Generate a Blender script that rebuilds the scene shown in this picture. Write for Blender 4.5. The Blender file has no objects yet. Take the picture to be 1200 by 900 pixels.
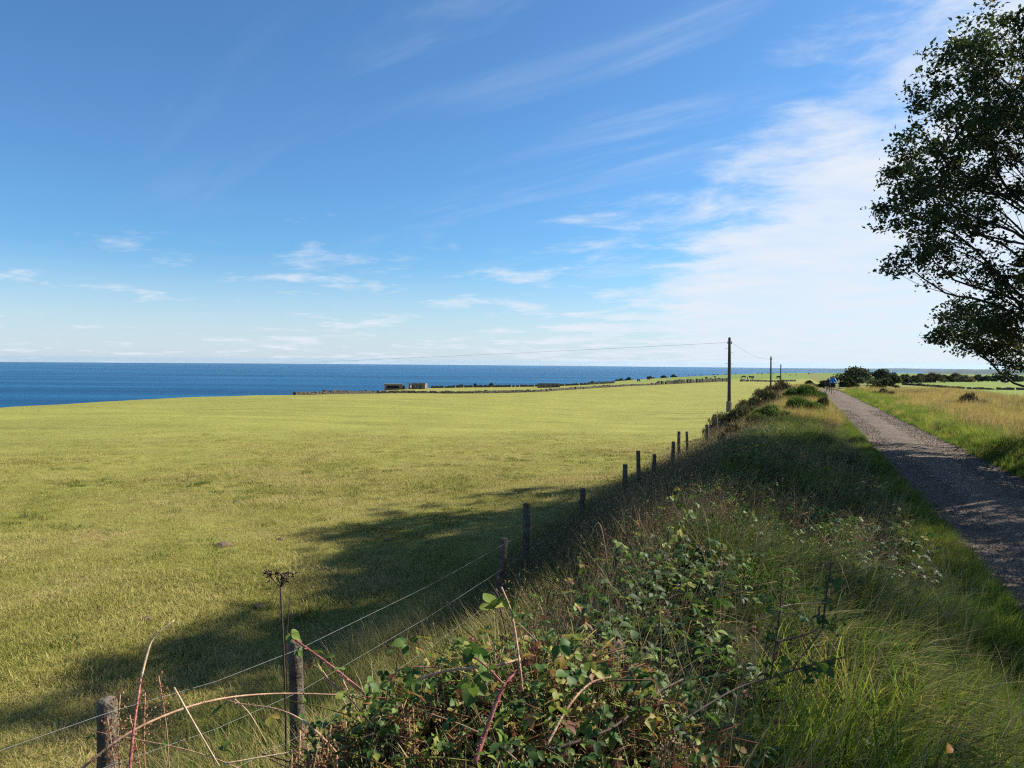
import bpy, math, random
import numpy as np

R = math.radians
C = bpy.context.scene.collection
rng = np.random.default_rng(7)
random.seed(7)

# ------------------------------------------------------------------ camera
EYE = 2.2                       # camera height above the track
F = 850.0                       # focal length in px of a 1200 px wide picture
sc = bpy.context.scene
cd = bpy.data.cameras.new('camera')
cd.sensor_width = 36.0
cd.lens = 36.0 * F / 1200.0
cd.clip_start = 0.05
cd.clip_end = 60000.0
cam = bpy.data.objects.new('camera', cd)
C.objects.link(cam)
cam.location = (0, 0, EYE)
PITCH = -math.atan(26.7 / F)
ROLL = math.atan(0.0085)
from mathutils import Matrix, Vector, Euler
cam.matrix_world = (Matrix.Translation((0, 0, EYE)) @ Matrix.Rotation(math.pi / 2 + PITCH, 4, 'X')
                    @ Matrix.Rotation(ROLL, 4, 'Z'))
sc.camera = cam

# ------------------------------------------------------------------ light
SUN_AZ, SUN_EL = 70.0, 36.5      # degrees to the right of the view, above the horizon
w = bpy.data.worlds.new('World'); sc.world = w; w.use_nodes = True
nt = w.node_tree; nt.nodes.clear()
def N(t, tree=None, **k):
    n = (tree or nt).nodes.new(t)
    for a, b in k.items(): setattr(n, a, b)
    return n
def L(a, b, tree=None): (tree or nt).links.new(a, b)
def M_(op, a, b=None, c=None, tree=None, clamp=False):
    n = N('ShaderNodeMath', tree, operation=op); n.use_clamp = clamp
    for i, v in enumerate((a, b, c)):
        if v is None: continue
        if isinstance(v, (int, float)): n.inputs[i].default_value = v
        else: L(v, n.inputs[i], tree)
    return n.outputs[0]
SKY_STRENGTH = 0.064
sky = N('ShaderNodeTexSky', sky_type='NISHITA')
sky.sun_disc = False
sky.sun_elevation = R(SUN_EL); sky.sun_rotation = R(SUN_AZ)
sky.altitude = 120; sky.air_density = 1.0; sky.dust_density = 0.6; sky.ozone_density = 3.0
tint = N('ShaderNodeMix', data_type='RGBA', blend_type='MULTIPLY'); tint.inputs[0].default_value = 1
L(sky.outputs[0], tint.inputs[6]); tint.inputs[7].default_value = (0.58, 0.93, 1.18, 1)
tc = N('ShaderNodeTexCoord')
sep = N('ShaderNodeSeparateXYZ'); L(tc.outputs['Generated'], sep.inputs[0])
X, Y, Z = sep.outputs
az = M_('ARCTAN2', X, Y)                                     # 0 ahead, + to the right
hor = M_('SQRT', M_('ADD', M_('MULTIPLY', X, X), M_('MULTIPLY', Y, Y)))
el = M_('ARCTAN2', Z, hor)
# cloud sheet coordinates: the direction carried to a layer overhead
den = M_('MAXIMUM', M_('ADD', Z, 0.10), 0.02)
cp = N('ShaderNodeCombineXYZ'); L(M_('DIVIDE', X, den), cp.inputs[0]); L(M_('DIVIDE', Y, den), cp.inputs[1])
mp = N('ShaderNodeMapping', vector_type='TEXTURE'); L(cp.outputs[0], mp.inputs[0])
mp.inputs['Rotation'].default_value = (0, 0, R(-32)); mp.inputs['Scale'].default_value = (0.95, 0.80, 1)
n1 = N('ShaderNodeTexNoise'); L(mp.outputs[0], n1.inputs[0])
n1.inputs['Scale'].default_value = 1.7; n1.inputs['Detail'].default_value = 9; n1.inputs['Roughness'].default_value = 0.66
n1.inputs['Distortion'].default_value = 0.25
n2 = N('ShaderNodeTexNoise'); L(mp.outputs[0], n2.inputs[0])
n2.inputs['Scale'].default_value = 1.9; n2.inputs['Detail'].default_value = 5; n2.inputs['Roughness'].default_value = 0.6
# how high the cloud bank reaches, by azimuth (-pi..pi -> 0..1)
def ramp(fac, pts, interp='LINEAR', tree=None):
    r = N('ShaderNodeValToRGB', tree); r.color_ramp.interpolation = interp
    e = r.color_ramp.elements
    while len(e) < len(pts): e.new(0.5)
    for el_, (p, c) in zip(e, pts):
        el_.position = p; el_.color = c if isinstance(c, tuple) else (c, c, c, 1)
    L(fac, r.inputs[0], tree)
    return r.outputs[0]
azn = M_('ADD', M_('DIVIDE', az, 2 * math.pi), 0.5)
def A(px): return math.atan((px - 600) / F) / (2 * math.pi) + 0.5
def Eh(py): return math.atan((424 - py) / F) / 1.6
top = ramp(azn, [(0.0, 0.1), (0.25, 0.03), (A(-60), Eh(372)), (A(60), Eh(376)), (A(170), Eh(390)), (A(240), Eh(384)), (A(330), Eh(352)), (A(460), Eh(352)), (A(520), Eh(368)), (A(660), Eh(335)), (A(760), Eh(300)),
                 (A(800), Eh(250)), (A(850), Eh(190)), (A(930), Eh(140)), (A(1030), Eh(85)), (A(1110), Eh(-60)), (0.66, 0.52), (0.74, 0.6), (0.9, 0.2)])
d_ = M_('SUBTRACT', M_('MULTIPLY', top, 1.6), el)
nz = M_('SUBTRACT', n1.outputs[0], 0.5)
mask = M_('ADD', M_('MULTIPLY', d_, 5.0), M_('MULTIPLY', nz, 3.0))
n4 = N('ShaderNodeTexNoise'); L(cp.outputs[0], n4.inputs[0])
n4.inputs['Scale'].default_value = 0.85; n4.inputs['Detail'].default_value = 3; n4.inputs['Roughness'].default_value = 0.5
mask = M_('ADD', mask, M_('MULTIPLY', M_('SUBTRACT', n4.outputs[0], 0.46), 1.3))
sm = N('ShaderNodeMapRange', interpolation_type='SMOOTHSTEP'); L(mask, sm.inputs[0])
sm.inputs[1].default_value = -0.28; sm.inputs[2].default_value = 0.80
cov = N('ShaderNodeMapRange'); L(n2.outputs[0], cov.inputs[0]); cov.inputs[1].default_value = 0.30; cov.inputs[2].default_value = 0.66
cov.inputs[3].default_value = 0.70; cov.inputs[4].default_value = 1.0
soft = M_('MULTIPLY', sm.outputs[0], cov.outputs[0], clamp=True)
# thin cirrus streaks higher up
mp3 = N('ShaderNodeMapping', vector_type='TEXTURE'); L(cp.outputs[0], mp3.inputs[0])
mp3.inputs['Rotation'].default_value = (0, 0, R(-42)); mp3.inputs['Scale'].default_value = (1.9, 0.42, 1)
n3 = N('ShaderNodeTexNoise'); L(mp3.outputs[0], n3.inputs[0])
n3.inputs['Scale'].default_value = 1.1; n3.inputs['Detail'].default_value = 8; n3.inputs['Roughness'].default_value = 0.6; n3.inputs['Distortion'].default_value = 0.6
ci = N('ShaderNodeMapRange', interpolation_type='SMOOTHSTEP'); L(n3.outputs[0], ci.inputs[0])
ci.inputs[1].default_value = 0.50; ci.inputs[2].default_value = 0.82; ci.inputs[4].default_value = 0.6
cia = ramp(azn, [(0.40, 0.05), (A(300), 0.15), (A(650), 0.45), (A(760), 1.0), (A(900), 0.9), (0.75, 1.0)])
cir = M_('MULTIPLY', ci.outputs[0], cia)
cl = M_('MAXIMUM', soft, cir)
# a milky veil low down
veil = N('ShaderNodeMapRange', interpolation_type='SMOOTHSTEP'); L(el, veil.inputs[0])
veil.inputs[1].default_value = 0.15; veil.inputs[2].default_value = -0.01; veil.inputs[4].default_value = 0.66
cl = M_('MAXIMUM', cl, veil.outputs[0])
mixc = N('ShaderNodeMix', data_type='RGBA'); L(cl, mixc.inputs[0]); L(tint.outputs[2], mixc.inputs[6])
mixc.inputs[7].default_value = (6.0, 6.5, 7.2, 1)
CLOUD = mixc
bg = N('ShaderNodeBackground'); L(mixc.outputs[2], bg.inputs[0]); bg.inputs[1].default_value = SKY_STRENGTH
ow = N('ShaderNodeOutputWorld'); L(bg.outputs[0], ow.inputs[0])

sun = bpy.data.lights.new('sun', 'SUN'); sun.energy = 5.0; sun.angle = R(0.5); sun.color = (1.0, 0.93, 0.80)
so = bpy.data.objects.new('sun', sun); C.objects.link(so)
sd = Vector((math.sin(R(SUN_AZ)) * math.cos(R(SUN_EL)), math.cos(R(SUN_AZ)) * math.cos(R(SUN_EL)), math.sin(R(SUN_EL))))
so.rotation_euler = sd.to_track_quat('Z', 'Y').to_euler()
so.location = (60, 20, 60)
vs = sc.view_settings
vs.view_transform = 'Standard'; vs.look = 'None'; vs.gamma = 1; vs.exposure = 1.05
sc.cycles.filter_width = 1.2
sc.cycles.use_denoising = False            # the denoiser smears grass; grain suits it better
sc.cycles.max_bounces = 6; sc.cycles.transparent_max_bounces = 8
sc.cycles.diffuse_bounces = 3; sc.cycles.glossy_bounces = 2; sc.cycles.transmission_bounces = 3; sc.cycles.volume_bounces = 0

# ------------------------------------------------------------------ helpers
camM = np.array(cam.matrix_world)
def P(px, py, D):
    """the world point seen at a photo pixel, D metres ahead"""
    d = camM[:3, :3] @ np.array([(px - 600) / F, (450 - py) / F, -1.0])
    d = d / d[1]
    return np.array([0, 0, EYE]) + d * D
def mesh(name, verts, faces=None, quads=None, tris=None, smooth=True, attrs=None):
    m = bpy.data.meshes.new(name)
    verts = np.asarray(verts, dtype=np.float32)
    if faces is not None:
        m.from_pydata([tuple(v) for v in verts], [], faces)
    else:
        parts = []
        if quads is not None and len(quads): parts.append((np.asarray(quads, np.int32), 4))
        if tris is not None and len(tris): parts.append((np.asarray(tris, np.int32), 3))
        m.vertices.add(len(verts)); m.vertices.foreach_set('co', verts.ravel())
        loops = np.concatenate([p.ravel() for p, _ in parts])
        tot = np.concatenate([np.full(len(p), k, np.int32) for p, k in parts])
        st = np.concatenate([[0], np.cumsum(tot)[:-1]]).astype(np.int32)
        m.loops.add(len(loops)); m.loops.foreach_set('vertex_index', loops.astype(np.int32))
        m.polygons.add(len(tot)); m.polygons.foreach_set('loop_start', st); m.polygons.foreach_set('loop_total', tot)
        m.update(calc_edges=True)
    if smooth and len(m.polygons):
        m.polygons.foreach_set('use_smooth', np.ones(len(m.polygons), bool))
    for k, (typ, dat) in (attrs or {}).items():
        a = m.attributes.new(k, typ, 'POINT')
        dat = np.asarray(dat)
        if typ == 'FLOAT_COLOR': a.data.foreach_set('color', dat.astype(np.float32).ravel())
        elif typ == 'FLOAT_VECTOR': a.data.foreach_set('vector', dat.astype(np.float32).ravel())
        elif typ == 'INT': a.data.foreach_set('value', dat.astype(np.int32).ravel())
        else: a.data.foreach_set('value', dat.astype(np.float32).ravel())
    return m
def obj(name, m, mat=None, parent=None, kind=None, label=None, cat=None, group=None, loc=None):
    o = bpy.data.objects.new(name, m); C.objects.link(o)
    if mat and m is not None and not m.materials: m.materials.append(mat)
    if parent: o.parent = parent
    if loc is not None: o.location = loc
    if kind: o['kind'] = kind
    if label: o['label'] = label
    if cat: o['category'] = cat
    if group: o['group'] = group
    return o
def empty(name, loc, label, cat, group=None, rz=0):
    o = obj(name, None, label=label, cat=cat, group=group, loc=loc); o.rotation_euler = (0, 0, rz)
    return o
class MB:
    """collects vertices and polygons of one mesh"""
    def __init__(s): s.v = []; s.f = []
    def add(s, v, f):
        n = len(s.v); s.v += [tuple(p) for p in v]; s.f += [tuple(i + n for i in q) for q in f]
    def box(s, c, d, rz=0, jit=0):
        x, y, z = d[0] / 2, d[1] / 2, d[2] / 2
        ca, sa = math.cos(rz), math.sin(rz)
        vv = []
        for sx, sy, sz in ((-1,-1,-1),(1,-1,-1),(1,1,-1),(-1,1,-1),(-1,-1,1),(1,-1,1),(1,1,1),(-1,1,1)):
            a, b, e = sx * x, sy * y, sz * z
            if jit: a += random.uniform(-jit, jit); b += random.uniform(-jit, jit); e += random.uniform(-jit, jit)
            vv.append((c[0] + a * ca - b * sa, c[1] + a * sa + b * ca, c[2] + e))
        s.add(vv, [(0,3,2,1),(4,5,6,7),(0,1,5,4),(1,2,6,5),(2,3,7,6),(3,0,4,7)])
    def tube(s, pts, rad, n=6):
        pts = [np.asarray(p, float) for p in pts]
        if np.isscalar(rad): rad = [rad] * len(pts)
        if len(rad) != len(pts): rad = list(np.interp(np.linspace(0, 1, len(pts)), np.linspace(0, 1, len(rad)), rad))
        rings = []
        up = np.array([0.13, 0.31, 0.94])
        for i, p in enumerate(pts):
            t = pts[min(i + 1, len(pts) - 1)] - pts[max(i - 1, 0)]
            t = t / (np.linalg.norm(t) + 1e-9)
            a = np.cross(t, up)
            if np.linalg.norm(a) < 1e-3: a = np.cross(t, (1, 0, 0))
            a /= np.linalg.norm(a); b = np.cross(t, a)
            rings.append([p + rad[i] * (math.cos(2 * math.pi * k / n) * a + math.sin(2 * math.pi * k / n) * b) for k in range(n)])
        v = [q for r in rings for q in r]; f = []
        for i in range(len(pts) - 1):
            for k in range(n):
                f.append((i * n + k, i * n + (k + 1) % n, (i + 1) * n + (k + 1) % n, (i + 1) * n + k))
        f.append(tuple(range(n - 1, -1, -1))); f.append(tuple((len(pts) - 1) * n + k for k in range(n)))
        s.add(v, f)
    def build(s, name, smooth=True):
        return mesh(name, np.array(s.v, np.float32).reshape(-1, 3), faces=s.f, smooth=smooth)
def curve(pts, n=14):
    """Catmull-Rom through points"""
    p = [np.asarray(q, float) for q in pts]
    if len(p) == 2: return [p[0] + (p[1] - p[0]) * t for t in np.linspace(0, 1, n)]
    p = [2 * p[0] - p[1]] + p + [2 * p[-1] - p[-2]]
    out = []
    seg = len(p) - 3
    for i in range(seg):
        a, b, c, d = p[i:i + 4]
        for t in np.linspace(0, 1, max(3, n // seg), endpoint=(i == seg - 1)):
            out.append(0.5 * (2 * b + (c - a) * t + (2 * a - 5 * b + 4 * c - d) * t * t + (3 * b - a - 3 * c + d) * t ** 3))
    return out

# ------------------------------------------------------------------ materials
def new_mat(name):
    m = bpy.data.materials.new(name); m.use_nodes = True
    t = m.node_tree; t.nodes.clear()
    o = N('ShaderNodeOutputMaterial', t); b = N('ShaderNodeBsdfPrincipled', t); L(b.outputs[0], o.inputs[0], t)
    return m, t, b, o
def noise(t, vec, scale, detail=4, rough=0.6, dist=0.0):
    n = N('ShaderNodeTexNoise', t); L(vec, n.inputs[0], t)
    n.inputs['Scale'].default_value = scale; n.inputs['Detail'].default_value = detail
    n.inputs['Roughness'].default_value = rough; n.inputs['Distortion'].default_value = dist
    return n.outputs[0]
def rgb(c): return (c[0], c[1], c[2], 1)
def simple(name, c1, c2, scale=6, rough=0.85, bump=0.3, detail=5, bscale=None):
    m, t, b, o = new_mat(name)
    tc = N('ShaderNodeTexCoord', t)
    n = noise(t, tc.outputs['Object'], scale, detail)
    L(ramp(n, [(0.32, rgb(c1)), (0.68, rgb(c2))], tree=t), b.inputs['Base Color'], t)
    b.inputs['Roughness'].default_value = rough; b.inputs['Specular IOR Level'].default_value = 0.25
    if bump:
        bp = N('ShaderNodeBump', t); L(noise(t, tc.outputs['Object'], bscale or scale * 3, 4), bp.inputs['Height'], t)
        bp.inputs['Strength'].default_value = bump; bp.inputs['Distance'].default_value = 0.05
        L(bp.outputs[0], b.inputs['Normal'], t)
    return m
def foliage(name, stops, transl=0.35, rough=0.8, spec=0.08, vary=0.25, up=0.0, patch=0.0):
    """colour from the 'tint' attribute, lightly varied per object; some light passes through"""
    m, t, b, o = new_mat(name)
    at = N('ShaderNodeAttribute', t); at.attribute_name = 'tint'
    oi = N('ShaderNodeObjectInfo', t)
    drift = M_('MULTIPLY', M_('SUBTRACT', noise(t, oi.outputs['Location'], 0.55, 4, 0.6), 0.5, tree=t), patch, tree=t)
    f = M_('ADD', M_('ADD', at.outputs['Fac'], drift, tree=t), M_('MULTIPLY', M_('SUBTRACT', oi.outputs['Random'], 0.5, tree=t), vary, tree=t), tree=t, clamp=True)
    col = ramp(f, [(p, rgb(c)) for p, c in stops], tree=t)
    L(col, b.inputs['Base Color'], t); b.inputs['Roughness'].default_value = rough; b.inputs['Specular IOR Level'].default_value = spec
    tr = N('ShaderNodeBsdfTranslucent', t); L(col, tr.inputs[0], t)
    if up:                                                    # blades are rounded and never flat: shade them partly as a mat
        ge = N('ShaderNodeNewGeometry', t); mixn = N('ShaderNodeMix', t, data_type='VECTOR'); mixn.inputs[0].default_value = up
        L(ge.outputs['Normal'], mixn.inputs[4], t); mixn.inputs[5].default_value = (0, 0, 1)
        nn = N('ShaderNodeVectorMath', t, operation='NORMALIZE'); L(mixn.outputs[1], nn.inputs[0], t)
        L(nn.outputs[0], b.inputs['Normal'], t)
    mx = N('ShaderNodeMixShader', t); mx.inputs[0].default_value = transl
    L(b.outputs[0], mx.inputs[1], t); L(tr.outputs[0], mx.inputs[2], t); L(mx.outputs[0], o.inputs[0], t)
    return m

# grass: 0 = deep green .. 1 = bleached straw
BANK_G = foliage('bank grass blade', [(0.0, (0.022, 0.050, 0.009)), (0.38, (0.058, 0.122, 0.015)), (0.62, (0.14, 0.17, 0.035)), (0.84, (0.29, 0.235, 0.09)), (1.0, (0.38, 0.30, 0.16))], up=0.15, patch=1.1)
VERGE_G = foliage('verge grass blade', [(0.0, (0.08, 0.15, 0.018)), (0.3, (0.19, 0.255, 0.032)), (0.6, (0.44, 0.345, 0.090)), (0.85, (0.46, 0.32, 0.115)), (1.0, (0.50, 0.36, 0.17))], up=0.65, transl=0.45, patch=0.9)
FIELD_G = foliage('pasture grass blade', [(0.0, (0.14, 0.155, 0.030)), (0.45, (0.268, 0.252, 0.062)), (0.75, (0.40, 0.335, 0.125)), (1.0, (0.38, 0.28, 0.13))], transl=0.2, up=0.65, patch=1.9)
SCRUB_M = foliage('dead scrub stem', [(0.0, (0.045, 0.036, 0.020)), (0.4, (0.13, 0.100, 0.052)), (0.75, (0.26, 0.205, 0.105)), (1.0, (0.38, 0.31, 0.17))], transl=0.15)
BRAM_M = foliage('bramble leaf', [(0.0, (0.020, 0.045, 0.012)), (0.45, (0.050, 0.105, 0.020)), (0.72, (0.13, 0.19, 0.032)), (0.84, (0.28, 0.25, 0.05)), (0.92, (0.22, 0.10, 0.045)), (1.0, (0.14, 0.06, 0.035))], rough=0.55, spec=0.25)
TREE_M = foliage('tree leaf', [(0.0, (0.022, 0.040, 0.012)), (0.6, (0.045, 0.070, 0.020)), (0.9, (0.09, 0.10, 0.025)), (1.0, (0.20, 0.12, 0.03))], transl=0.34, rough=0.5, spec=0.35)
BUSH_M = foliage('bush leaf', [(0.0, (0.020, 0.035, 0.015)), (0.5, (0.05, 0.07, 0.03)), (1.0, (0.12, 0.12, 0.055))], transl=0.2)
GORSE_M = foliage('broom spray', [(0.0, (0.028, 0.040, 0.014)), (0.5, (0.070, 0.078, 0.028)), (1.0, (0.17, 0.145, 0.06))], transl=0.2)
BROOM_M = foliage('bright broom spray', [(0.0, (0.045, 0.085, 0.016)), (0.5, (0.085, 0.145, 0.026)), (1.0, (0.19, 0.215, 0.055))], transl=0.25)
DOCK_M = foliage('dry seed husk', [(0.0, (0.11, 0.045, 0.025)), (0.6, (0.24, 0.12, 0.06)), (1.0, (0.36, 0.24, 0.13))], transl=0.2)
BARK = simple('bark', (0.030, 0.026, 0.022), (0.075, 0.066, 0.055), 9, 0.9, 0.6)
POSTW = simple('weathered post wood', (0.060, 0.048, 0.036), (0.17, 0.14, 0.105), 14, 0.9, 0.7, bscale=40)
POLEW = simple('creosoted pole wood', (0.035, 0.030, 0.028), (0.085, 0.075, 0.065), 8, 0.75, 0.3)
WIRE = simple('galvanised wire', (0.16, 0.165, 0.165), (0.28, 0.285, 0.285), 30, 0.6, 0)
DARKWIRE = simple('overhead cable', (0.03, 0.03, 0.035), (0.05, 0.05, 0.06), 30, 0.5, 0)
STEEL = simple('grey steel', (0.18, 0.18, 0.18), (0.28, 0.28, 0.28), 20, 0.5, 0)
GUARD = simple('pale pole guard', (0.15, 0.12, 0.09), (0.24, 0.20, 0.16), 10, 0.8, 0.2)
CANE_R = simple('red bramble cane', (0.22, 0.05, 0.05), (0.36, 0.16, 0.12), 22, 0.5, 0.2)
CANE_T = simple('tan bramble cane', (0.26, 0.14, 0.08), (0.46, 0.30, 0.19), 22, 0.6, 0.2)
CANE_D = simple('dark twig', (0.035, 0.024, 0.018), (0.075, 0.05, 0.035), 22, 0.7, 0.2)
CANE_P = simple('pale dry stalk', (0.34, 0.24, 0.14), (0.50, 0.38, 0.24), 22, 0.7, 0.2)
STONE = simple('dark field stone', (0.035, 0.032, 0.026), (0.11, 0.10, 0.08), 3, 0.95, 0.5)
CONC = simple('weathered concrete and brick', (0.10, 0.080, 0.062), (0.21, 0.178, 0.140), 1.2, 0.95, 0.3)
SOIL = simple('bare soil', (0.10, 0.068, 0.045), (0.19, 0.135, 0.09), 12, 0.95, 0.8)
COWM = simple('dark cow hide', (0.012, 0.010, 0.010), (0.035, 0.028, 0.025), 3, 0.7, 0)

# ------------------------------------------------------------------ terrain
TX, TY = math.sin(R(21.8)), math.cos(R(21.8))            # heading of the track
def uv(x, y): return TY * x - TX * y, TX * x + TY * y       # u right of the camera line, v along the track
def xy(u, v): return TY * u + TX * v, -TX * u + TY * v
def warp(x, y):
    r = np.hypot(x, y) + 1e-6
    s = np.arcsinh(r / 25.0) / r * 25
    return x * s, y * s
def zp(px, py, D):                                          # height of the ground seen at a pixel
    return P(px, py, D)
ctrl = []
for px, py, D in ((0, 477, 60), (100, 471, 72), (200, 466, 82), (345, 463, 90), (440, 461.4, 104), (560, 461.2, 112), (630, 459.7, 122), (700, 454.6, 150), (770, 450.8, 175), (850, 447, 206),
                  (397, 462.5, 250), (465, 456.3, 345), (490, 455.9, 345), (643, 454.3, 350), (400, 460, 265), (600, 451.3, 450), (690, 447.3, 600), (465, 459.8, 200), (560, 459.3, 200), (650, 456.5, 220), (560, 455.8, 330), (740, 444, 700),
                  (800, 440.5, 850), (880, 437.5, 1100), (960, 437, 1300), (850, 446, 260), (850, 441, 600), (780, 446.5, 330), (930, 440, 700), (900, 445, 300),
                  (1015, 452, 115), (1120, 456, 110), (1200, 460, 95), (1130, 445, 300), (1060, 446, 260), (1190, 445.5, 300), (1250, 447, 260), (1150, 442, 480)):
    ctrl.append(zp(px, py, D))
for v, z in ((-15, -2.85), (0, -2.85), (10, -2.85), (20, -3.0), (35, -3.5), (50, -3.95), (70, -4.25), (100, -4.6), (130, -4.85), (200, -5.2), (260, -6.0)):
    ctrl.append((*xy(-3.0, v), z + EYE))
for v, z in ((-15, -3.2), (10, -3.2), (35, -3.7), (60, -4.15)):
    ctrl.append((*xy(-22, v), z + EYE))
for v, z in ((-30, -2.3), (0, -2.3), (25, -2.45), (60, -2.9), (100, -3.35), (160, -3.9)):
    ctrl.append((*xy(9, v), z + EYE))
for v, z in ((-30, -2.8), (30, -2.9), (70, -3.2)):
    ctrl.append((*xy(35, v), z + EYE))
for x, y, z in ((700, 700, -9), (900, 1500, -22), (1500, 1200, -25), (700, 200, -8), (800, -200, -8), (200, -200, -4), (2500, 3000, -75), (3500, 4500, -100), (4500, 2000, -60), (-40, -60, -3.6)):
    ctrl.append((x, y, z + EYE))
ctrl = np.array(ctrl)
cx, cy = warp(ctrl[:, 0], ctrl[:, 1])
def tpsk(d): return d * d * np.log(d + 1e-9)
def tps_fit():
    n = len(cx)
    K = tpsk(np.hypot(cx[:, None] - cx, cy[:, None] - cy)) + np.eye(n) * 0.15
    Pm = np.c_[np.ones(n), cx, cy]
    Am = np.zeros((n + 3, n + 3)); Am[:n, :n] = K; Am[:n, n:] = Pm; Am[n:, :n] = Pm.T
    return np.linalg.solve(Am, np.r_[ctrl[:, 2], 0, 0, 0])
tw = tps_fit()
def tps(x, y):
    wx, wy = warp(x, y)
    out = tw[-3] + tw[-2] * wx + tw[-1] * wy
    for i in range(len(cx)):
        out = out + tw[i] * tpsk(np.hypot(wx - cx[i], wy - cy[i]))
    return out
coast = np.array([(-34, -300), (-40, -40), (-43, 0), (-47, 40), (-50, 60), (-50, 74), (-46, 86), (-36, 96), (-36, 112), (-60, 200), (-70, 260), (-74, 375), (-50, 420), (0, 462),
                  (63, 612), (115, 715), (200, 870), (362, 1130), (560, 1330), (1200, 2200), (2500, 4100), (3000, 5400), (9000, 9000)], float)
def coast_d(x, y):
    best = np.full(np.shape(x), 1e9); sgn = np.ones(np.shape(x))
    for (ax, ay), (bx, by) in zip(coast[:-1], coast[1:]):
        ex, ey = bx - ax, by - ay
        t = np.clip(((x - ax) * ex + (y - ay) * ey) / (ex * ex + ey * ey), 0, 1)
        d = np.hypot(x - ax - t * ex, y - ay - t * ey)
        s = np.sign(ex * (y - ay) - ey * (x - ax))
        m = d < best - 1e-6
        best = np.where(m, d, best); sgn = np.where(m, s, sgn)
    return best * sgn                                       # + on the sea side
def sstep(a, b, t):
    s = np.clip((t - a) / (b - a), 0, 1); return s * s * (3 - 2 * s)
SEA = EYE - 115.0
def vnoise(x, y, seed=0):
    r = np.random.default_rng(seed); o = 0
    for k in range(5):
        a = r.uniform(0, 6.28, 3); f = 0.55 * 1.9 ** k
        o = o + np.sin(f * (x * math.cos(a[0]) + y * math.sin(a[0])) + a[1] + 1.7 * np.sin(f * .6 * (y * math.cos(a[0]) - x * math.sin(a[0])) + a[2])) / 1.6 ** k
    return o / 2.4
def ground_z(x, y):
    x = np.asarray(x, float); y = np.asarray(y, float)
    u, v = uv(x, y)
    T = tps(x, y)
    zt = np.interp(v, [-30, 0, 12, 25, 50, 75, 100, 130, 200], [-2.2, -2.2, -2.22, -2.36, -2.62, -2.88, -3.3, -3.65, -4.5]) + EYE
    c = np.interp(v, [-30, 0, 8, 15, 28, 50, 90], [0.45, 0.45, 0.40, 0.24, 0.0, 0.02, 0.0])
    zc = zt + c
    z = T.copy()
    s = sstep(-3.0, -0.9, u); z = z * (1 - s) + zc * s
    s = sstep(-0.8, 1.3, u); z = z * (1 - s) + zt * s
    s = sstep(4.3, 4.9, u); z = z + 0.10 * s
    s = sstep(5.0, 11.0, u); z = z * (1 - s) + T * s
    s = sstep(110, 200, v); z = z * (1 - s) + T * s
    z = z + 0.05 * vnoise(x * 1.1, y * 1.1, 3) * np.where((u > 1.7) & (u < 4.4), 0.15, 1.0) * (1 - sstep(60, 150, v))
    z = z + 0.15 * vnoise(x * 2.4, y * 2.4, 4) * sstep(-2.6, -1.8, u) * (1 - sstep(1.2, 1.9, u)) * (1 - sstep(20, 45, v))
    z = z + 0.10 * vnoise(x * .16, y * .16, 5) * sstep(3, 14, -u)
    d = coast_d(x, y); far = np.clip(np.hypot(x, y) / 120.0, 1, 6)
    t = d + 9 * far
    drop = np.where(t > 0, 0.010 * t * t / far, 0)
    lim = 28 * far
    drop = np.where(t > lim, 0.010 * lim * lim / far + (t - lim) * 0.56, drop)
    return np.maximum(z - drop, SEA - 3)
def gz(x, y): return float(ground_z(np.array([x]), np.array([y]))[0])

def spaced(lo, hi, d0, grow, c=0.0):
    a = [c]; d = d0
    while a[-1] < hi: a.append(a[-1] + d); d *= grow
    b = [c]; d = d0
    while b[-1] > lo: b.append(b[-1] - d); d *= grow
    return np.array(sorted(set(b + a)))
us = np.unique(np.r_[np.arange(-7, 9.01, 0.2), 9 + spaced(0, 4200, 0.25, 1.06), -7 - spaced(0, 900, 0.25, 1.05)])
vs_ = np.unique(np.r_[spaced(-60, 0, 0.3, 1.12), np.arange(0, 12.01, 0.25), 12 + spaced(0, 5200, 0.27, 1.028)])
us = us[us > -900]
UU, VV = np.meshgrid(us, vs_, indexing='ij')
gx, gy = xy(UU, VV)
ZZ = ground_z(gx, gy)
nu, nv = UU.shape
idx = np.arange(nu * nv).reshape(nu, nv)
quads = np.stack([idx[:-1, :-1], idx[1:, :-1], idx[1:, 1:], idx[:-1, 1:]], -1).reshape(-1, 4)
# colour of the ground itself: pasture, rough bank soil, verge, far fields
def ground_albedo(x, y, u, v):
    D = np.hypot(x, y)
    col = np.zeros(x.shape + (3,)); col[:] = (0.252, 0.224, 0.060)           # pasture
    def put(m, c):
        m = np.clip(m, 0, 1)[..., None]; col[:] = col * (1 - m) + np.array(c) * m
    # cow pasture beyond the wall: fresher green
    put(sstep(215, 250, y - 0.75 * x + 60) * sstep(10, 60, x) * (u < -2), (0.22, 0.225, 0.055))
    put(sstep(300, 420, v) * sstep(0.16, 0.26, x / np.maximum(y, 1)), (0.15, 0.185, 0.045))
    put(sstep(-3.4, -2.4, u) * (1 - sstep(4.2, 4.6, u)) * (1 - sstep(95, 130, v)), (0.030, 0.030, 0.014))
    put(sstep(4.2, 4.6, u) * (1 - sstep(14, 18, u)), (0.17, 0.16, 0.055))
    put(sstep(14, 18, u) * (1 - sstep(300, 420, v)), (0.17, 0.205, 0.048))
    d = coast_d(x, y)
    put(sstep(14, 30, d), (0.10, 0.085, 0.045))
    put(sstep(1500, 2500, D), (0.08, 0.10, 0.04))
    return col
alb = ground_albedo(gx, gy, UU, VV)
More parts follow.
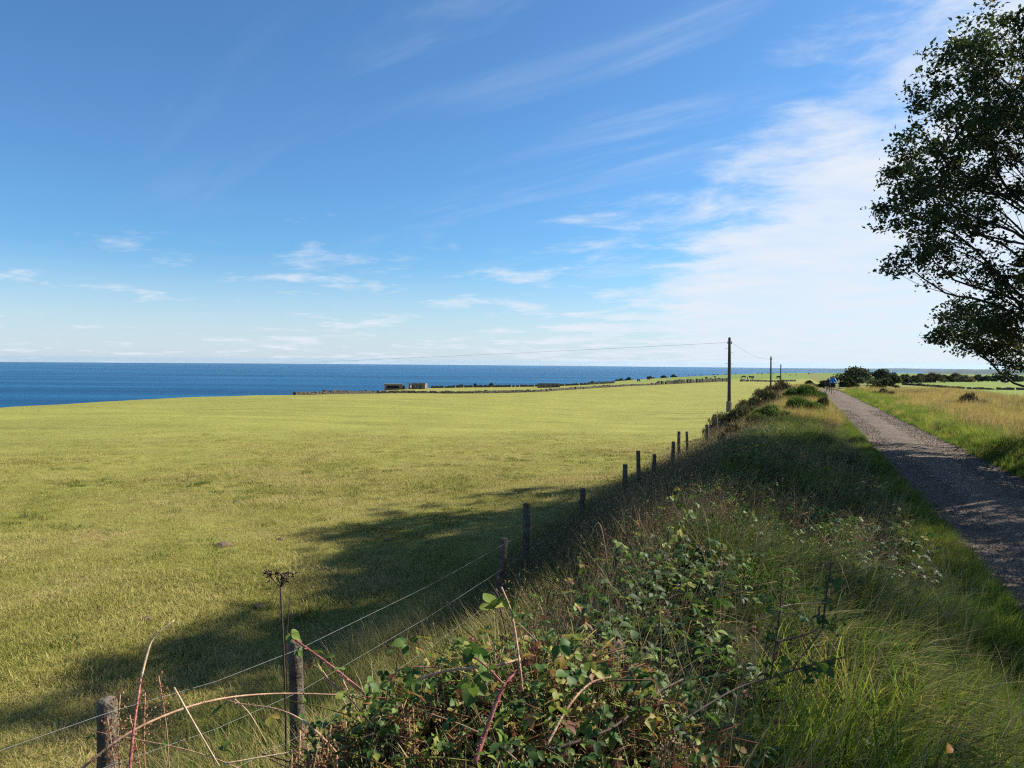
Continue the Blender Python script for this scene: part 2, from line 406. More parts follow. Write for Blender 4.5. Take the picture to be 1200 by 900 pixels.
# ground material
m, t, b, o = new_mat('turf')
at = N('ShaderNodeAttribute', t); at.attribute_name = 'albedo'
tcg = N('ShaderNodeTexCoord', t); oc = tcg.outputs['Object']
na = noise(t, oc, 0.35, 6, 0.65); nb = noise(t, oc, 3.0, 6, 0.7); nc = noise(t, oc, 22, 5, 0.75)
mp1 = N('ShaderNodeMapping', t); L(oc, mp1.inputs[0], t); mp1.inputs['Rotation'].default_value = (0, 0, R(-12)); mp1.inputs['Scale'].default_value = (0.06, 0.5, 1)
nd = noise(t, mp1.outputs[0], 1.0, 5, 0.6)
f = M_('ADD', M_('MULTIPLY', na, 0.7, tree=t), M_('MULTIPLY', nb, 0.8, tree=t), tree=t)
f = M_('ADD', f, M_('MULTIPLY', nc, 0.9, tree=t), tree=t)
f = M_('ADD', f, M_('MULTIPLY', nd, 0.8, tree=t), tree=t)
mul = N('ShaderNodeMapRange', t); L(f, mul.inputs[0], t); mul.inputs[1].default_value = 1.1; mul.inputs[2].default_value = 2.1
mul.inputs[3].default_value = 0.52; mul.inputs[4].default_value = 1.40
sc1 = N('ShaderNodeMix', t, data_type='RGBA', blend_type='MULTIPLY'); sc1.inputs[0].default_value = 1
L(at.outputs['Color'], sc1.inputs[6], t); L(mul.outputs[0], sc1.inputs[7], t)
gr = N('ShaderNodeMix', t, data_type='RGBA', blend_type='MULTIPLY'); L(M_('MULTIPLY', noise(t, oc, 1.1, 5, 0.7), 0.9, tree=t), gr.inputs[0], t)
L(sc1.outputs[2], gr.inputs[6], t); gr.inputs[7].default_value = (0.78, 1.0, 0.78, 1)
L(gr.outputs[2], b.inputs['Base Color'], t)
b.inputs['Roughness'].default_value = 0.95; b.inputs['Specular IOR Level'].default_value = 0.1
bp = N('ShaderNodeBump', t); L(M_('ADD', M_('MULTIPLY', nb, 0.6, tree=t), nc, tree=t), bp.inputs['Height'], t); bp.inputs['Strength'].default_value = 0.7; bp.inputs['Distance'].default_value = 0.06
L(bp.outputs[0], b.inputs['Normal'], t)
TURF = m
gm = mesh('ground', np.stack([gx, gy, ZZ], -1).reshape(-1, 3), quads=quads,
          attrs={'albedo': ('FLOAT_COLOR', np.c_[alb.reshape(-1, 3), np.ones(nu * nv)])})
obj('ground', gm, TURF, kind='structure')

# sea: one sheet to the horizon
m, t, b, o = new_mat('sea water')
tcg = N('ShaderNodeTexCoord', t); oc = tcg.outputs['Object']
mps = N('ShaderNodeMapping', t); L(oc, mps.inputs[0], t); mps.inputs['Scale'].default_value = (0.00035, 0.0030, 1); mps.inputs['Rotation'].default_value = (0, 0, R(8))
ns = noise(t, mps.outputs[0], 1.0, 6, 0.6)
L(ramp(ns, [(0.32, (0.003, 0.040, 0.105, 1)), (0.5, (0.006, 0.066, 0.155, 1)), (0.68, (0.014, 0.105, 0.215, 1))], tree=t), b.inputs['Base Color'], t)
b.inputs['Roughness'].default_value = 0.55; b.inputs['IOR'].default_value = 1.33; b.inputs['Specular IOR Level'].default_value = 0.18
bp = N('ShaderNodeBump', t); L(noise(t, oc, 0.12, 4, 0.7), bp.inputs['Height'], t); bp.inputs['Strength'].default_value = 0.8; bp.inputs['Distance'].default_value = 1.5
L(bp.outputs[0], b.inputs['Normal'], t)
SEAM = m
sv = [(0, 0, SEA)]; sf = []
radii = (300, 800, 2000, 5000, 10000, 20000); n = 192
for r in radii:
    for k in range(n): sv.append((r * math.cos(2 * math.pi * k / n), r * math.sin(2 * math.pi * k / n), SEA))
for k in range(n): sf.append((0, 1 + k, 1 + (k + 1) % n))
for i in range(len(radii) - 1):
    for k in range(n):
        a = 1 + i * n + k; c = 1 + i * n + (k + 1) % n
        sf.append((a, a + n, c + n, c))
obj('sea', mesh('sea', sv, faces=sf), SEAM, kind='structure')

# far headlands: long wooded ridges with their own depth
LAND = simple('wooded headland', (0.012, 0.022, 0.018), (0.026, 0.038, 0.026), 0.004, 0.95, 0)
def ridge(name, crest, width, seed):
    """crest: (px, py, D) -> a ridge with sloping sides down to the sea"""
    v, f = [], []
    pts = curve([P(*c) for c in crest], 40)
    r = np.random.default_rng(seed); k = 0
    for i, p in enumerate(pts):
        h = p[2] - SEA
        hh = SEA + max(h, 0.5) * (1 + 0.05 * math.sin(i * 1.3 + seed) + 0.03 * r.normal())
        dirn = np.array([p[0], p[1]]); dirn /= np.linalg.norm(dirn)
        for s, q in ((-1, 0), (-0.55, 0.62), (-0.15, 0.95), (0.2, 1), (1, 0)):
            v.append((p[0] + dirn[0] * width * s, p[1] + dirn[1] * width * s, (SEA - 2) * (1 - q) + hh * q))
    for i in range(len(pts) - 1):
        for j in range(4):
            a = i * 5 + j; f.append((a, a + 5, a + 6, a + 1))
    obj(name, mesh(name, v, faces=f), LAND, kind='structure')
ridge('headland', [(1030, 442, 5200), (1070, 438.5, 5400), (1105, 434.5, 5600), (1150, 433.5, 5600), (1210, 434.5, 5400), (1300, 433, 5200), (1420, 432, 5000)], 900, 1)
ridge('far_coast', [(850, 436, 13500), (880, 432.7, 13000), (940, 432.3, 13000), (1000, 432, 12500), (1060, 431.7, 12500), (1120, 432.5, 12000), (1180, 432.5, 12000), (1260, 432, 12000), (1400, 433, 12000)], 600, 2)

# the track: a gravel sheet a little above the ground, with ragged edges
pv = np.unique(np.r_[spaced(-25, 0, 0.4, 1.1), np.arange(0, 14.01, 0.2), 14 + spaced(0, 112, 0.21, 1.03)])
pu = np.array([0, .03, .1, .25, .4, .5, .6, .75, .9, .97, 1.0])
def bend(v): return -2.6 * sstep(82, 125, v)                 # the track swings left behind the scrub
lo = 1.50 + 0.20 * vnoise(pv * 1.9, pv * 0.2, 11); hi = 4.40 + 0.22 * vnoise(pv * 1.7, pv * 0.3, 12)
PU = lo[:, None] + (hi - lo)[:, None] * pu + bend(pv)[:, None]; PV = np.repeat(pv[:, None], len(pu), 1)
qx, qy = xy(PU, PV)
crown = 0.035 * np.cos((pu - 0.5) * math.pi * 3) * np.sin(pu * math.pi)     # a low middle between two wheel lines
QZ = ground_z(qx, qy) + 0.02 + crown * 0.8
QZ[:, 0] -= 0.06; QZ[:, -1] -= 0.06
pi_ = np.arange(QZ.size).reshape(QZ.shape)
pq = np.stack([pi_[:-1, :-1], pi_[:-1, 1:], pi_[1:, 1:], pi_[1:, :-1]], -1).reshape(-1, 4)
m, t, b, o = new_mat('cinder gravel')
tcg = N('ShaderNodeTexCoord', t); oc = tcg.outputs['Object']
vo = N('ShaderNodeTexVoronoi', t); L(oc, vo.inputs[0], t); vo.inputs['Scale'].default_value = 38
vo2 = N('ShaderNodeTexVoronoi', t); L(oc, vo2.inputs[0], t); vo2.inputs['Scale'].default_value = 15
g1 = noise(t, oc, 1.2, 6, 0.7); g2 = noise(t, oc, 60, 4, 0.7)
ff = M_('ADD', M_('MULTIPLY', vo.outputs['Color'], 0.35, tree=t), M_('MULTIPLY', g1, 0.5, tree=t), tree=t)
ff = M_('ADD', ff, M_('MULTIPLY', g2, 0.3, tree=t), tree=t)
L(ramp(ff, [(0.36, (0.040, 0.029, 0.022, 1)), (0.55, (0.112, 0.084, 0.063, 1)), (0.74, (0.240, 0.182, 0.136, 1))], tree=t), b.inputs['Base Color'], t)
b.inputs['Roughness'].default_value = 0.9; b.inputs['Specular IOR Level'].default_value = 0.2
bp = N('ShaderNodeBump', t); L(M_('ADD', vo.outputs['Distance'], M_('MULTIPLY', vo2.outputs['Distance'], 1.2, tree=t), tree=t), bp.inputs['Height'], t)
bp.inputs['Strength'].default_value = 0.9; bp.inputs['Distance'].default_value = 0.03; bp.invert = True
L(bp.outputs[0], b.inputs['Normal'], t)
GRAVEL = m
obj('path', mesh('path', np.stack([qx, qy, QZ], -1).reshape(-1, 3), quads=pq), GRAVEL, kind='structure')
def path_z(x, y):
    return ground_z(x, y) + 0.025

# ------------------------------------------------------------------ plant pieces to scatter
def blades(n, L0, L1, w0, spread, lean, bend_, seed, tint, segs=4, tipt=0.2, droop=0.0):
    """n grass blades, leaning towards +X"""
    r = np.random.default_rng(seed)
    a = r.uniform(0, 2 * np.pi, n); rad = spread * np.sqrt(r.uniform(0, 1, n))
    bx, by = rad * np.cos(a), rad * np.sin(a)
    Ln = r.uniform(L0, L1, n)
    az_ = r.normal(0, 0.6, n)
    tilt0 = np.clip(r.normal(lean, 0.25, n), -0.3, 1.4); curl = r.normal(bend_, 0.35, n)
    wd = w0 * r.uniform(0.6, 1.4, n)
    tw_ = r.normal(0, 0.6, n)
    tv = np.clip(tint[0] + tint[1] * r.normal(0, 1, n), 0, 1)
    verts = np.zeros((n, segs * 2 + 1, 3)); tt = np.zeros((n, segs * 2 + 1))
    px_, pz_ = np.zeros(n), np.zeros(n); ang = tilt0.copy()
    for s in range(segs + 1):
        f_ = s / segs
        wid = wd * (1 - f_ ** 1.6) * (0.75 + 0.25 * min(1, f_ * 4))
        cx_, cy_ = np.cos(az_), np.sin(az_)
        ox, oy = bx + px_ * cx_, by + px_ * cy_
        sx, sy = -cy_ * np.cos(tw_) + cx_ * np.sin(tw_) * .5, cx_ * np.cos(tw_) + cy_ * np.sin(tw_) * .5
        if s < segs:
            verts[:, 2 * s] = np.stack([ox - sx * wid, oy - sy * wid, pz_], -1)
            verts[:, 2 * s + 1] = np.stack([ox + sx * wid, oy + sy * wid, pz_ + wid * .3], -1)
            tt[:, 2 * s] = tt[:, 2 * s + 1] = np.clip(tv + (f_ - .5) * tipt, 0, 1)
        else:
            verts[:, 2 * s] = np.stack([ox, oy, pz_], -1); tt[:, 2 * s] = np.clip(tv + .5 * tipt, 0, 1)
        px_ = px_ + Ln / segs * np.sin(ang); pz_ = pz_ + Ln / segs * np.cos(ang)
        ang = np.minimum(ang + curl / segs * (0.6 + f_), 1.75)
    verts[..., 2] = np.maximum(verts[..., 2], 0.004) - 0.02
    k = segs * 2 + 1; base = (np.arange(n) * k)[:, None]
    q = np.concatenate([base + np.array([2 * s, 2 * s + 1, 2 * s + 3, 2 * s + 2]) for s in range(segs - 1)])
    tr = base + np.array([2 * segs - 2, 2 * segs - 1, 2 * segs])
    return verts.reshape(-1, 3), q, tr, tt.ravel()
def tuft(name, mat, *a, **k):
    v, q, tr, tt = blades(*a, **k)
    m = mesh(name, v, quads=q, tris=tr, attrs={'tint': ('FLOAT', tt)}); m.materials.append(mat); return m
def src(coll, meshes):
    c = bpy.data.collections.new(coll)
    for i, m in enumerate(meshes):
        o_ = bpy.data.objects.new('%s_%02d' % (m.name, i), m); c.objects.link(o_)
    return c
def scatter(name, coll, x, y, z, rz, s, label, cat, tiltx=0.0, zs=None):
    """one stuff object: instances of the collection's plants on given points"""
    n = len(x); k = len(coll.objects)
    rr = np.random.default_rng(abs(hash(name)) % 9999 if False else sum(map(ord, name)))
    rot = np.stack([rr.normal(0, 0.1, n) + tiltx, rr.normal(0, 0.1, n), rz], -1)
    scl = np.stack([s, s, s if zs is None else zs], -1)
    m = bpy.data.meshes.new(name); m.vertices.add(n)
    m.vertices.foreach_set('co', np.stack([x, y, z], -1).astype(np.float32).ravel())
    for nm, typ, dat in (('rot', 'FLOAT_VECTOR', rot), ('scl', 'FLOAT_VECTOR', scl), ('pick', 'INT', rr.integers(0, k, n))):
        a = m.attributes.new(nm, typ, 'POINT')
        a.data.foreach_set('vector' if typ == 'FLOAT_VECTOR' else 'value', dat.astype(np.float32 if typ != 'INT' else np.int32).ravel())
    o_ = obj(name, m, kind='stuff', label=label, cat=cat)
    g = bpy.data.node_groups.new(name, 'GeometryNodeTree')
    g.interface.new_socket('Geometry', in_out='INPUT', socket_type='NodeSocketGeometry')
    g.interface.new_socket('Geometry', in_out='OUTPUT', socket_type='NodeSocketGeometry')
    gi = N('NodeGroupInput', g); go = N('NodeGroupOutput', g)
    ci_ = N('GeometryNodeCollectionInfo', g); ci_.inputs[0].default_value = coll
    ci_.inputs['Separate Children'].default_value = True; ci_.inputs['Reset Children'].default_value = True
    ip = N('GeometryNodeInstanceOnPoints', g)
    L(gi.outputs[0], ip.inputs['Points'], g); L(ci_.outputs[0], ip.inputs['Instance'], g)
    ip.inputs['Pick Instance'].default_value = True
    for nm, typ, sock in (('pick', 'INT', 'Instance Index'), ('scl', 'FLOAT_VECTOR', 'Scale')):
        na_ = N('GeometryNodeInputNamedAttribute', g); na_.data_type = typ; na_.inputs[0].default_value = nm
        L(na_.outputs[0], ip.inputs[sock], g)
    na_ = N('GeometryNodeInputNamedAttribute', g); na_.data_type = 'FLOAT_VECTOR'; na_.inputs[0].default_value = 'rot'
    er = N('FunctionNodeEulerToRotation', g); L(na_.outputs[0], er.inputs[0], g); L(er.outputs[0], ip.inputs['Rotation'], g)
    L(ip.outputs[0], go.inputs[0], g)
    md = o_.modifiers.new('scatter', 'NODES'); md.node_group = g
    return o_
def in_view(x, y, pad=1.8):
    return (y > 0.3) & (np.abs(x) < 0.706 * y * 1.06 + pad)
def strip(n, u0, u1, v0, v1, power=1.0, seed=0):
    """random points in a band along the track, thinning with distance (power>1: denser near)"""
    r = np.random.default_rng(seed)
    u = r.uniform(u0, u1, n); v = v0 + (v1 - v0) * r.uniform(0, 1, n) ** power
    x, y = xy(u, v); k = in_view(x, y); return x[k], y[k], u[k], v[k]

# trifoliate bramble leaf: ovate leaflets folded along the midrib, toothed edge
def leaflet(L_, W_, fold, curl, r):
    prof = [(0, 0), (.12, .5), (.3, .92), (.5, 1.0), (.7, .8), (.86, .45), (1, 0)]
    v = []; 
    for f_, h in prof:
        z = -curl * f_ * f_ * L_
        jag = 1 + 0.10 * r.normal()
        v.append((f_ * L_, 0, z)); v.append((f_ * L_ + .02 * L_, W_ * h * .5 * jag, z + fold * h * W_)); v.append((f_ * L_ + .02 * L_, -W_ * h * .5 * jag, z + fold * h * W_))
    f = []
    for i in range(len(prof) - 1):
        a, c = 3 * i, 3 * (i + 1)
        if i == 0: f += [(a, c, c + 1), (a, c + 2, c)]
        elif i == len(prof) - 2: f += [(a, c, a + 1), (a, a + 2, c)]
        else: f += [(a, c, c + 1, a + 1), (a, a + 2, c + 2, c)]
    return np.array(v), f
def bramble_leaf_geo(size, r, tint):
    V, Fc, T_ = [], [], []
    for ang, sz, off in ((0, 1.0, 0.35), (1.15, .82, 0.1), (-1.15, .82, 0.1)):
        v, f = leaflet(size * sz, size * sz * .74, r.uniform(.08, .28), r.uniform(.1, .5), r)
        v[:, 0] += off * size * .5
        ca, sa = math.cos(ang), math.sin(ang)
        v = np.c_[v[:, 0] * ca - v[:, 1] * sa, v[:, 0] * sa + v[:, 1] * ca, v[:, 2] - .06 * size * abs(ang)]
        n0 = sum(len(q) for q in V)
        V.append(v); Fc += [tuple(i + n0 for i in q) for q in f]
        T_.append(np.full(len(v), np.clip(tint + r.normal(0, .06), 0, 1)))
    return np.concatenate(V), Fc, np.concatenate(T_)
def rotm(ax, ay, az_): return np.array(Euler((ax, ay, az_)).to_matrix())
def bramble_sprig(name, seed, nleaf=9, size=.055, h=.35, tintc=0.35):
    r = np.random.default_rng(seed); V, Fc, T_ = [], [], []; n0 = 0
    for k in range(nleaf):
        v, f, tt = bramble_leaf_geo(size * r.uniform(.6, 1.25), r, np.clip(tintc + r.normal(0, .22), 0, 1))
        M = rotm(r.normal(0, .45), r.normal(.25, .4), r.uniform(0, 6.28))
        p = np.array([r.normal(0, .12), r.normal(0, .12), h * r.uniform(.25, 1)])
        V.append(v @ M.T + p); Fc += [tuple(i + n0 for i in q) for q in f]; T_.append(tt); n0 += len(v)
    mb = MB()
    for k in range(4):
        e = (r.normal(0, .14), r.normal(0, .14), h * r.uniform(.6, 1))
        mb.tube(curve([(r.normal(0, .05), r.normal(0, .05), -.02), (e[0] * .4, e[1] * .4, e[2] * .7), e], 5), .0025, 3)
    V.append(np.array(mb.v)); Fc += [tuple(i + n0 for i in q) for q in mb.f]; T_.append(np.full(len(mb.v), .9))
    m = mesh(name, np.concatenate(V), faces=Fc, attrs={'tint': ('FLOAT', np.concatenate(T_))}); m.materials.append(BRAM_M); return m
def scrub_sprig(name, seed, h=.6, n=30, tintc=.45, flakes=130, fl=1.0):
    """dry branching stems with shrivelled leaves"""
    r = np.random.default_rng(seed)
    v, q, tr, tt = blades(n, h * .4, h * 1.15, .0032, .17, .25, .9, seed, (tintc, .2), segs=4)
    r2 = np.random.default_rng(seed + 5); vv = v.reshape(n, -1, 3); ra = r2.uniform(0, 6.28, n)   # stems fan out every way
    vv = np.stack([vv[..., 0] * np.cos(ra)[:, None] - vv[..., 1] * np.sin(ra)[:, None], vv[..., 0] * np.sin(ra)[:, None] + vv[..., 1] * np.cos(ra)[:, None], vv[..., 2]], -1)
    v = vv.reshape(-1, 3)
    V = [v]; Q = [q]; Tr = [tr]; T_ = [tt]; n0 = len(v)
    tips = v.reshape(n, -1, 3)
    for k in range(flakes):
        i = r.integers(0, n); j = r.integers(2, tips.shape[1]); p = tips[i, j] + r.normal(0, .03, 3)
        s = r.uniform(.007, .020) * fl; M = rotm(*r.uniform(0, 6.28, 3))
        lv = np.array([(-s, 0, 0), (s * .2, -s * .34, s * .3), (s, 0, -s * .3), (-s * .1, s * .30, s * .25)]) @ M.T + p
        V.append(lv); Q.append(np.array([[0, 1, 2, 3]]) + n0); n0 += 4; T_.append(np.full(4, np.clip(tintc + r.normal(.1, .25), 0, 1)))
    m = mesh(name, np.concatenate(V), quads=np.concatenate(Q), tris=np.concatenate(Tr), attrs={'tint': ('FLOAT', np.concatenate(T_))}); m.materials.append(SCRUB_M); return m

# ---- bank grass: long, combed over by the sea wind
bank_src = src('bank_tufts', [tuft('bank_tuft', BANK_G, 38, .12, .42, .0052, .13, .85, 1.1, 100 + i, (0.10 + .15 * (i % 4), .24)) for i in range(10)])
x, y, u, v = strip(24000, -2.2, 1.7, 0.6, 34, 1.5, 21)
lush = np.clip(0.45 + 1.2 * vnoise(x * 1.7, y * 1.7, 31), 0, 1)
keep = np.random.default_rng(5).uniform(0, 1, len(x)) < np.where(u < -1.2, .35, .85) * (.22 + .78 * lush)
x, y, u, v, lush = [a[keep] for a in (x, y, u, v, lush)]
rr = np.random.default_rng(22)
wind = -0.85 + 0.55 * vnoise(x * .9, y * .9, 8) + rr.normal(0, .55, len(x))
edge = 1 - 0.68 * sstep(0.3, 1.4, u)
scatter('bank_grass', bank_src, x, y, ground_z(x, y), wind, (0.40 + .85 * lush) * edge * rr.uniform(.7, 1.2, len(x)) * (1 + .012 * v), 'long windswept grass, green and straw, covering the bank', 'grass')
# farther bank
x, y, u, v = strip(9000, -2.6, 1.25, 30, 110, 1.4, 23)
rr = np.random.default_rng(24)
gold_src = src('gold_tufts', [tuft('gold_tuft', VERGE_G, 44, .35, .75, .0036, .16, .35, .75, 200 + i, (.50 + .11 * (i % 5), .18)) for i in range(8)])
scatter('far_bank_grass', gold_src, x, y, ground_z(x, y), rr.uniform(-1.2, .4, len(x)), rr.uniform(.8, 1.3, len(x)), 'sunlit straw coloured grass on the far end of the bank', 'grass')
# ---- right verge: golden standing hay, greener beside the track
x, y, u, v = strip(30000, 4.25, 17, 8, 100, 1.25, 25)
rr = np.random.default_rng(26)
ed = sstep(4.2, 6.6, u + .8 * vnoise(x * .5, y * .5, 9))
g = rr.uniform(0, 1, len(x)) < (0.15 + .85 * ed) * np.clip(.75 + .7 * vnoise(x * .45, y * .45, 10), .12, 1)
scatter('verge_hay', gold_src, x[g], y[g], ground_z(x[g], y[g]), rr.uniform(-2.2, 1.0, g.sum()), rr.uniform(.6, 1.3, g.sum()) * (.6 + .45 * ed[g]) * (.85 + .35 * vnoise(x[g] * .9, y[g] * .9, 14)), 'tall golden hay grass on the verge right of the track', 'grass')
green_src = src('green_tufts', [tuft('green_tuft', VERGE_G, 50, .20, .45, .0042, .16, .45, 1.0, 300 + i, (.12 + .06 * (i % 4), .12)) for i in range(6)])
x, y, u, v = strip(16000, 4.1, 9.0, 6, 90, 1.4, 27)
rr = np.random.default_rng(28)
g = rr.uniform(0, 1, len(x)) < (1 - .8 * sstep(5.2, 8.0, u + .8 * vnoise(x * .5, y * .5, 9)))
x, y, u = x[g], y[g], u[g]
scatter('verge_grass', green_src, x, y, ground_z(x, y), rr.uniform(-3.14, 3.14, len(x)), rr.uniform(.7, 1.35, len(x)) * (.55 + .5 * sstep(4.2, 5.0, u)), 'lush bright green grass at the right edge of the track', 'grass')
x, y, u, v = strip(9500, 1.1, 1.80, 2, 90, 1.4, 29)
rr = np.random.default_rng(30)
scatter('track_edge_grass', green_src, x, y, ground_z(x, y), rr.uniform(-1.5, .9, len(x)), rr.uniform(.25, .6, len(x)), 'short green grass creeping over the left edge of the track', 'grass')
x, y, u, v = strip(5200, 5.4, 16, 10, 90, 1.3, 97)
rr = np.random.default_rng(98); k = vnoise(x * .35, y * .35, 99) + rr.normal(0, .25, len(x)) > .12; x, y = x[k], y[k]
seed_src = src('verge_seedheads', [scrub_sprig('verge_seedhead', 780 + i, .72, 18, .35 + .12 * i, 150, .8) for i in range(4)])
scatter('verge_seedheads', seed_src, x, y, ground_z(x, y), rr.uniform(-3.14, 3.14, len(x)), rr.uniform(.7, 1.25, len(x)), 'brown gone over weeds and seed heads in patches on the right verge', 'weeds')
x, y, u, v = strip(2600, -1.6, 1.35, 1.6, 30, 1.4, 101)
rr = np.random.default_rng(102); k = vnoise(x * 1.5, y * 1.5, 103) + rr.normal(0, .2, len(x)) > .22; x, y, u = x[k], y[k], u[k]
scatter('bank_clumps', green_src, x, y, ground_z(x, y) + .02, rr.normal(-.6, .9, len(x)), rr.uniform(.7, 1.4, len(x)) * (1 - .5 * sstep(.3, 1.3, u)), 'fresh green coarse grass clumps standing out of the straw on the bank', 'grass')
# ---- pasture: short grazed turf
pas_src = src('pasture_tufts', [tuft('pasture_tuft', FIELD_G, 80, .02, .075, .0030, .26, .8, .7, 400 + i, (.40 + .09 * (i % 4), .2), segs=2) for i in range(8)])
r = np.random.default_rng(41)
Dn = 2.6 + 40 * r.uniform(0, 1, 64000) ** 1.35; th = r.uniform(-.66, .42, 64000)
x, y = Dn * np.sin(th), Dn * np.cos(th); u, v = uv(x, y)
k = (u < -2.7) & in_view(x, y, 1.2) & (r.uniform(0, 1, len(x)) > sstep(15, 42, Dn)); x, y, u, Dn = x[k], y[k], u[k], Dn[k]
scatter('pasture_grass', pas_src, x, y, ground_z(x, y), r.uniform(-3.14, 3.14, len(x)), r.uniform(.6, 1.2, len(x)) * (1 + Dn * .02) * (.75 + .4 * np.clip(vnoise(x * .9, y * .9, 44) + .4, 0, 1)), 'short grazed yellow green grass of the pasture', 'grass')
r = np.random.default_rng(45); n_ = 5000
Dn = 3 + 24 * r.uniform(0, 1, n_) ** 1.1; th = r.uniform(-.66, .42, n_); x, y = Dn * np.sin(th), Dn * np.cos(th); u, v = uv(x, y)
k = (u < -3.6) & (vnoise(x * .55, y * .55, 46) + .9 * vnoise(x * 2.3, y * 2.3, 47) + r.normal(0, .35, n_) > .55); x, y, Dn = x[k], y[k], Dn[k]
weed_src = src('pasture_weeds', [tuft('pasture_weed', BANK_G, 46, .05, .13, .0050, .16, .7, 1.0, 450 + i, ((.12, .3, .2, .75)[i], .18), segs=3) for i in range(4)])
scatter('pasture_weeds', weed_src, x, y, ground_z(x, y), r.uniform(-3.14, 3.14, len(x)), r.uniform(.6, 1.3, len(x)), 'darker ungrazed clumps and weeds dotted over the pasture', 'weeds')
# longer pale grass under the fence
hay_src = src('fence_tufts', [tuft('fence_tuft', BANK_G, 60, .25, .55, .0030, .16, .6, 1.0, 500 + i, (.62 + .08 * (i % 3), .14)) for i in range(6)])
x, y, u, v = strip(5200, -3.7, -2.0, 0.8, 30, 1.5, 51)
rr = np.random.default_rng(52)
scatter('fence_line_grass', hay_src, x, y, ground_z(x, y), rr.normal(2.4, .9, len(x)), rr.uniform(.6, 1.2, len(x)), 'long bleached grass lying under the wire fence', 'grass')
# ---- brambles and dead scrub between fence and bank
bram_src = src('bramble_sprigs', [bramble_sprig('bramble_sprig', 600 + i, 10, .05, .32, .22 + .1 * (i % 4)) for i in range(7)])
x, y, u, v = strip(9000, -2.6, 0.9, 1.6, 24, 1.5, 61)
rr = np.random.default_rng(62)
dens = np.clip(.45 + 1.1 * vnoise(x * .8, y * .8, 63), 0, 1) * (1 - .50 * sstep(-1.0, -.1, u)) * (1 - sstep(.5, 1.0, u)) * (.8 + .2 * sstep(3, 6, v))
g = rr.uniform(0, 1, len(x)) < dens; x, y, u, v = x[g], y[g], u[g], v[g]
scatter('bramble_undergrowth', bram_src, x, y, ground_z(x, y) + .02, rr.uniform(-3.14, 3.14, len(x)), rr.uniform(.6, 1.15, len(x)) * (.5 + .5 * sstep(2.5, 5, v)), 'dark green bramble undergrowth spreading along the fence side of the bank', 'undergrowth')
rr = np.random.default_rng(64); n_ = 1250
a_ = rr.normal(0, 1, (n_, 3)); a_ /= np.linalg.norm(a_, axis=1, keepdims=True); q_ = rr.uniform(.2, 1, n_) ** .5
x, y = -.10 + a_[:, 0] * q_ * .95, 2.75 + a_[:, 1] * q_ * 1.0
k = uv(x, y)[0] < .15; x, y, a_, q_ = x[k], y[k], a_[k], q_[k]
thk_src = src('thicket_sprigs', [bramble_sprig('thicket_sprig', 640 + i, 11, .036, .22, (.3, .55, .75, .4, .88, .95)[i]) for i in range(6)] + [scrub_sprig('thicket_twigs', 760 + i, .30, 20, .5, 70, .5) for i in range(3)])
scatter('bramble_thicket', thk_src, x, y, ground_z(x, y) + np.abs(a_[:, 2]) * q_ * .38, rr.uniform(-3.14, 3.14, len(x)), rr.uniform(.7, 1.2, len(x)), 'knee high tangle of small bramble leaves and dead twigs, bottom centre', 'undergrowth')
scr_src = src('scrub_sprigs', [scrub_sprig('scrub_sprig', 700 + i, .58, 30, .35 + .1 * (i % 4)) for i in range(7)])
x, y, u, v = strip(15000, -3.3, 0.9, 1.8, 80, 1.45, 71)
rr = np.random.default_rng(72)
dens = np.clip(.6 + .6 * vnoise(x * .5, y * .5, 73), 0, 1) * (.35 + .65 * sstep(4, 11, v)) * (1 - .70 * sstep(-1.9, -.7, u)) * (1 - sstep(.4, 1.0, u))
g = rr.uniform(0, 1, len(x)) < dens; x, y, u, v = x[g], y[g], u[g], v[g]
scatter('dead_scrub', scr_src, x, y, ground_z(x, y) + .02, rr.uniform(-3.14, 3.14, len(x)), rr.uniform(.75, 1.4, len(x)) * (.55 + .45 * sstep(3, 9, v)) * (1 - .35 * sstep(-1.9, -.9, u)) * (1 + .35 * sstep(20, 45, v)), 'brown dried scrub of stalks and seed heads along the fence', 'undergrowth')

weed2 = src('dock_leaves', [bramble_sprig('broad_leaf_weed', 660 + i, 7, .075, .20, (.2, .4, .6)[i]) for i in range(3)])
x, y, u, v = strip(2600, -1.4, 1.3, 1.8, 22, 1.4, 91)
rr = np.random.default_rng(92); k = vnoise(x * 1.3, y * 1.3, 93) > .10; x, y = x[k], y[k]
scatter('bank_weeds', weed2, x, y, ground_z(x, y) + .05, rr.uniform(-3.14, 3.14, len(x)), rr.uniform(.5, 1.0, len(x)), 'broad leaved weeds showing through the long bank grass', 'weeds')
stalk_src = src('hay_stalks', [tuft('hay_stalk', SCRUB_M, 7, .45, .85, .0022, .14, .45, .5, 670 + i, (.8, .12), segs=5) for i in range(5)])
x, y, u, v = strip(2600, -1.8, 1.3, 1.6, 34, 1.5, 94)
scatter('hay_stalks', stalk_src, x, y, ground_z(x, y), np.random.default_rng(95).normal(-.6, .8, len(x)), np.random.default_rng(96).uniform(.6, 1.1, len(x)), 'thin bleached hay stalks standing out of the bank grass', 'grass')
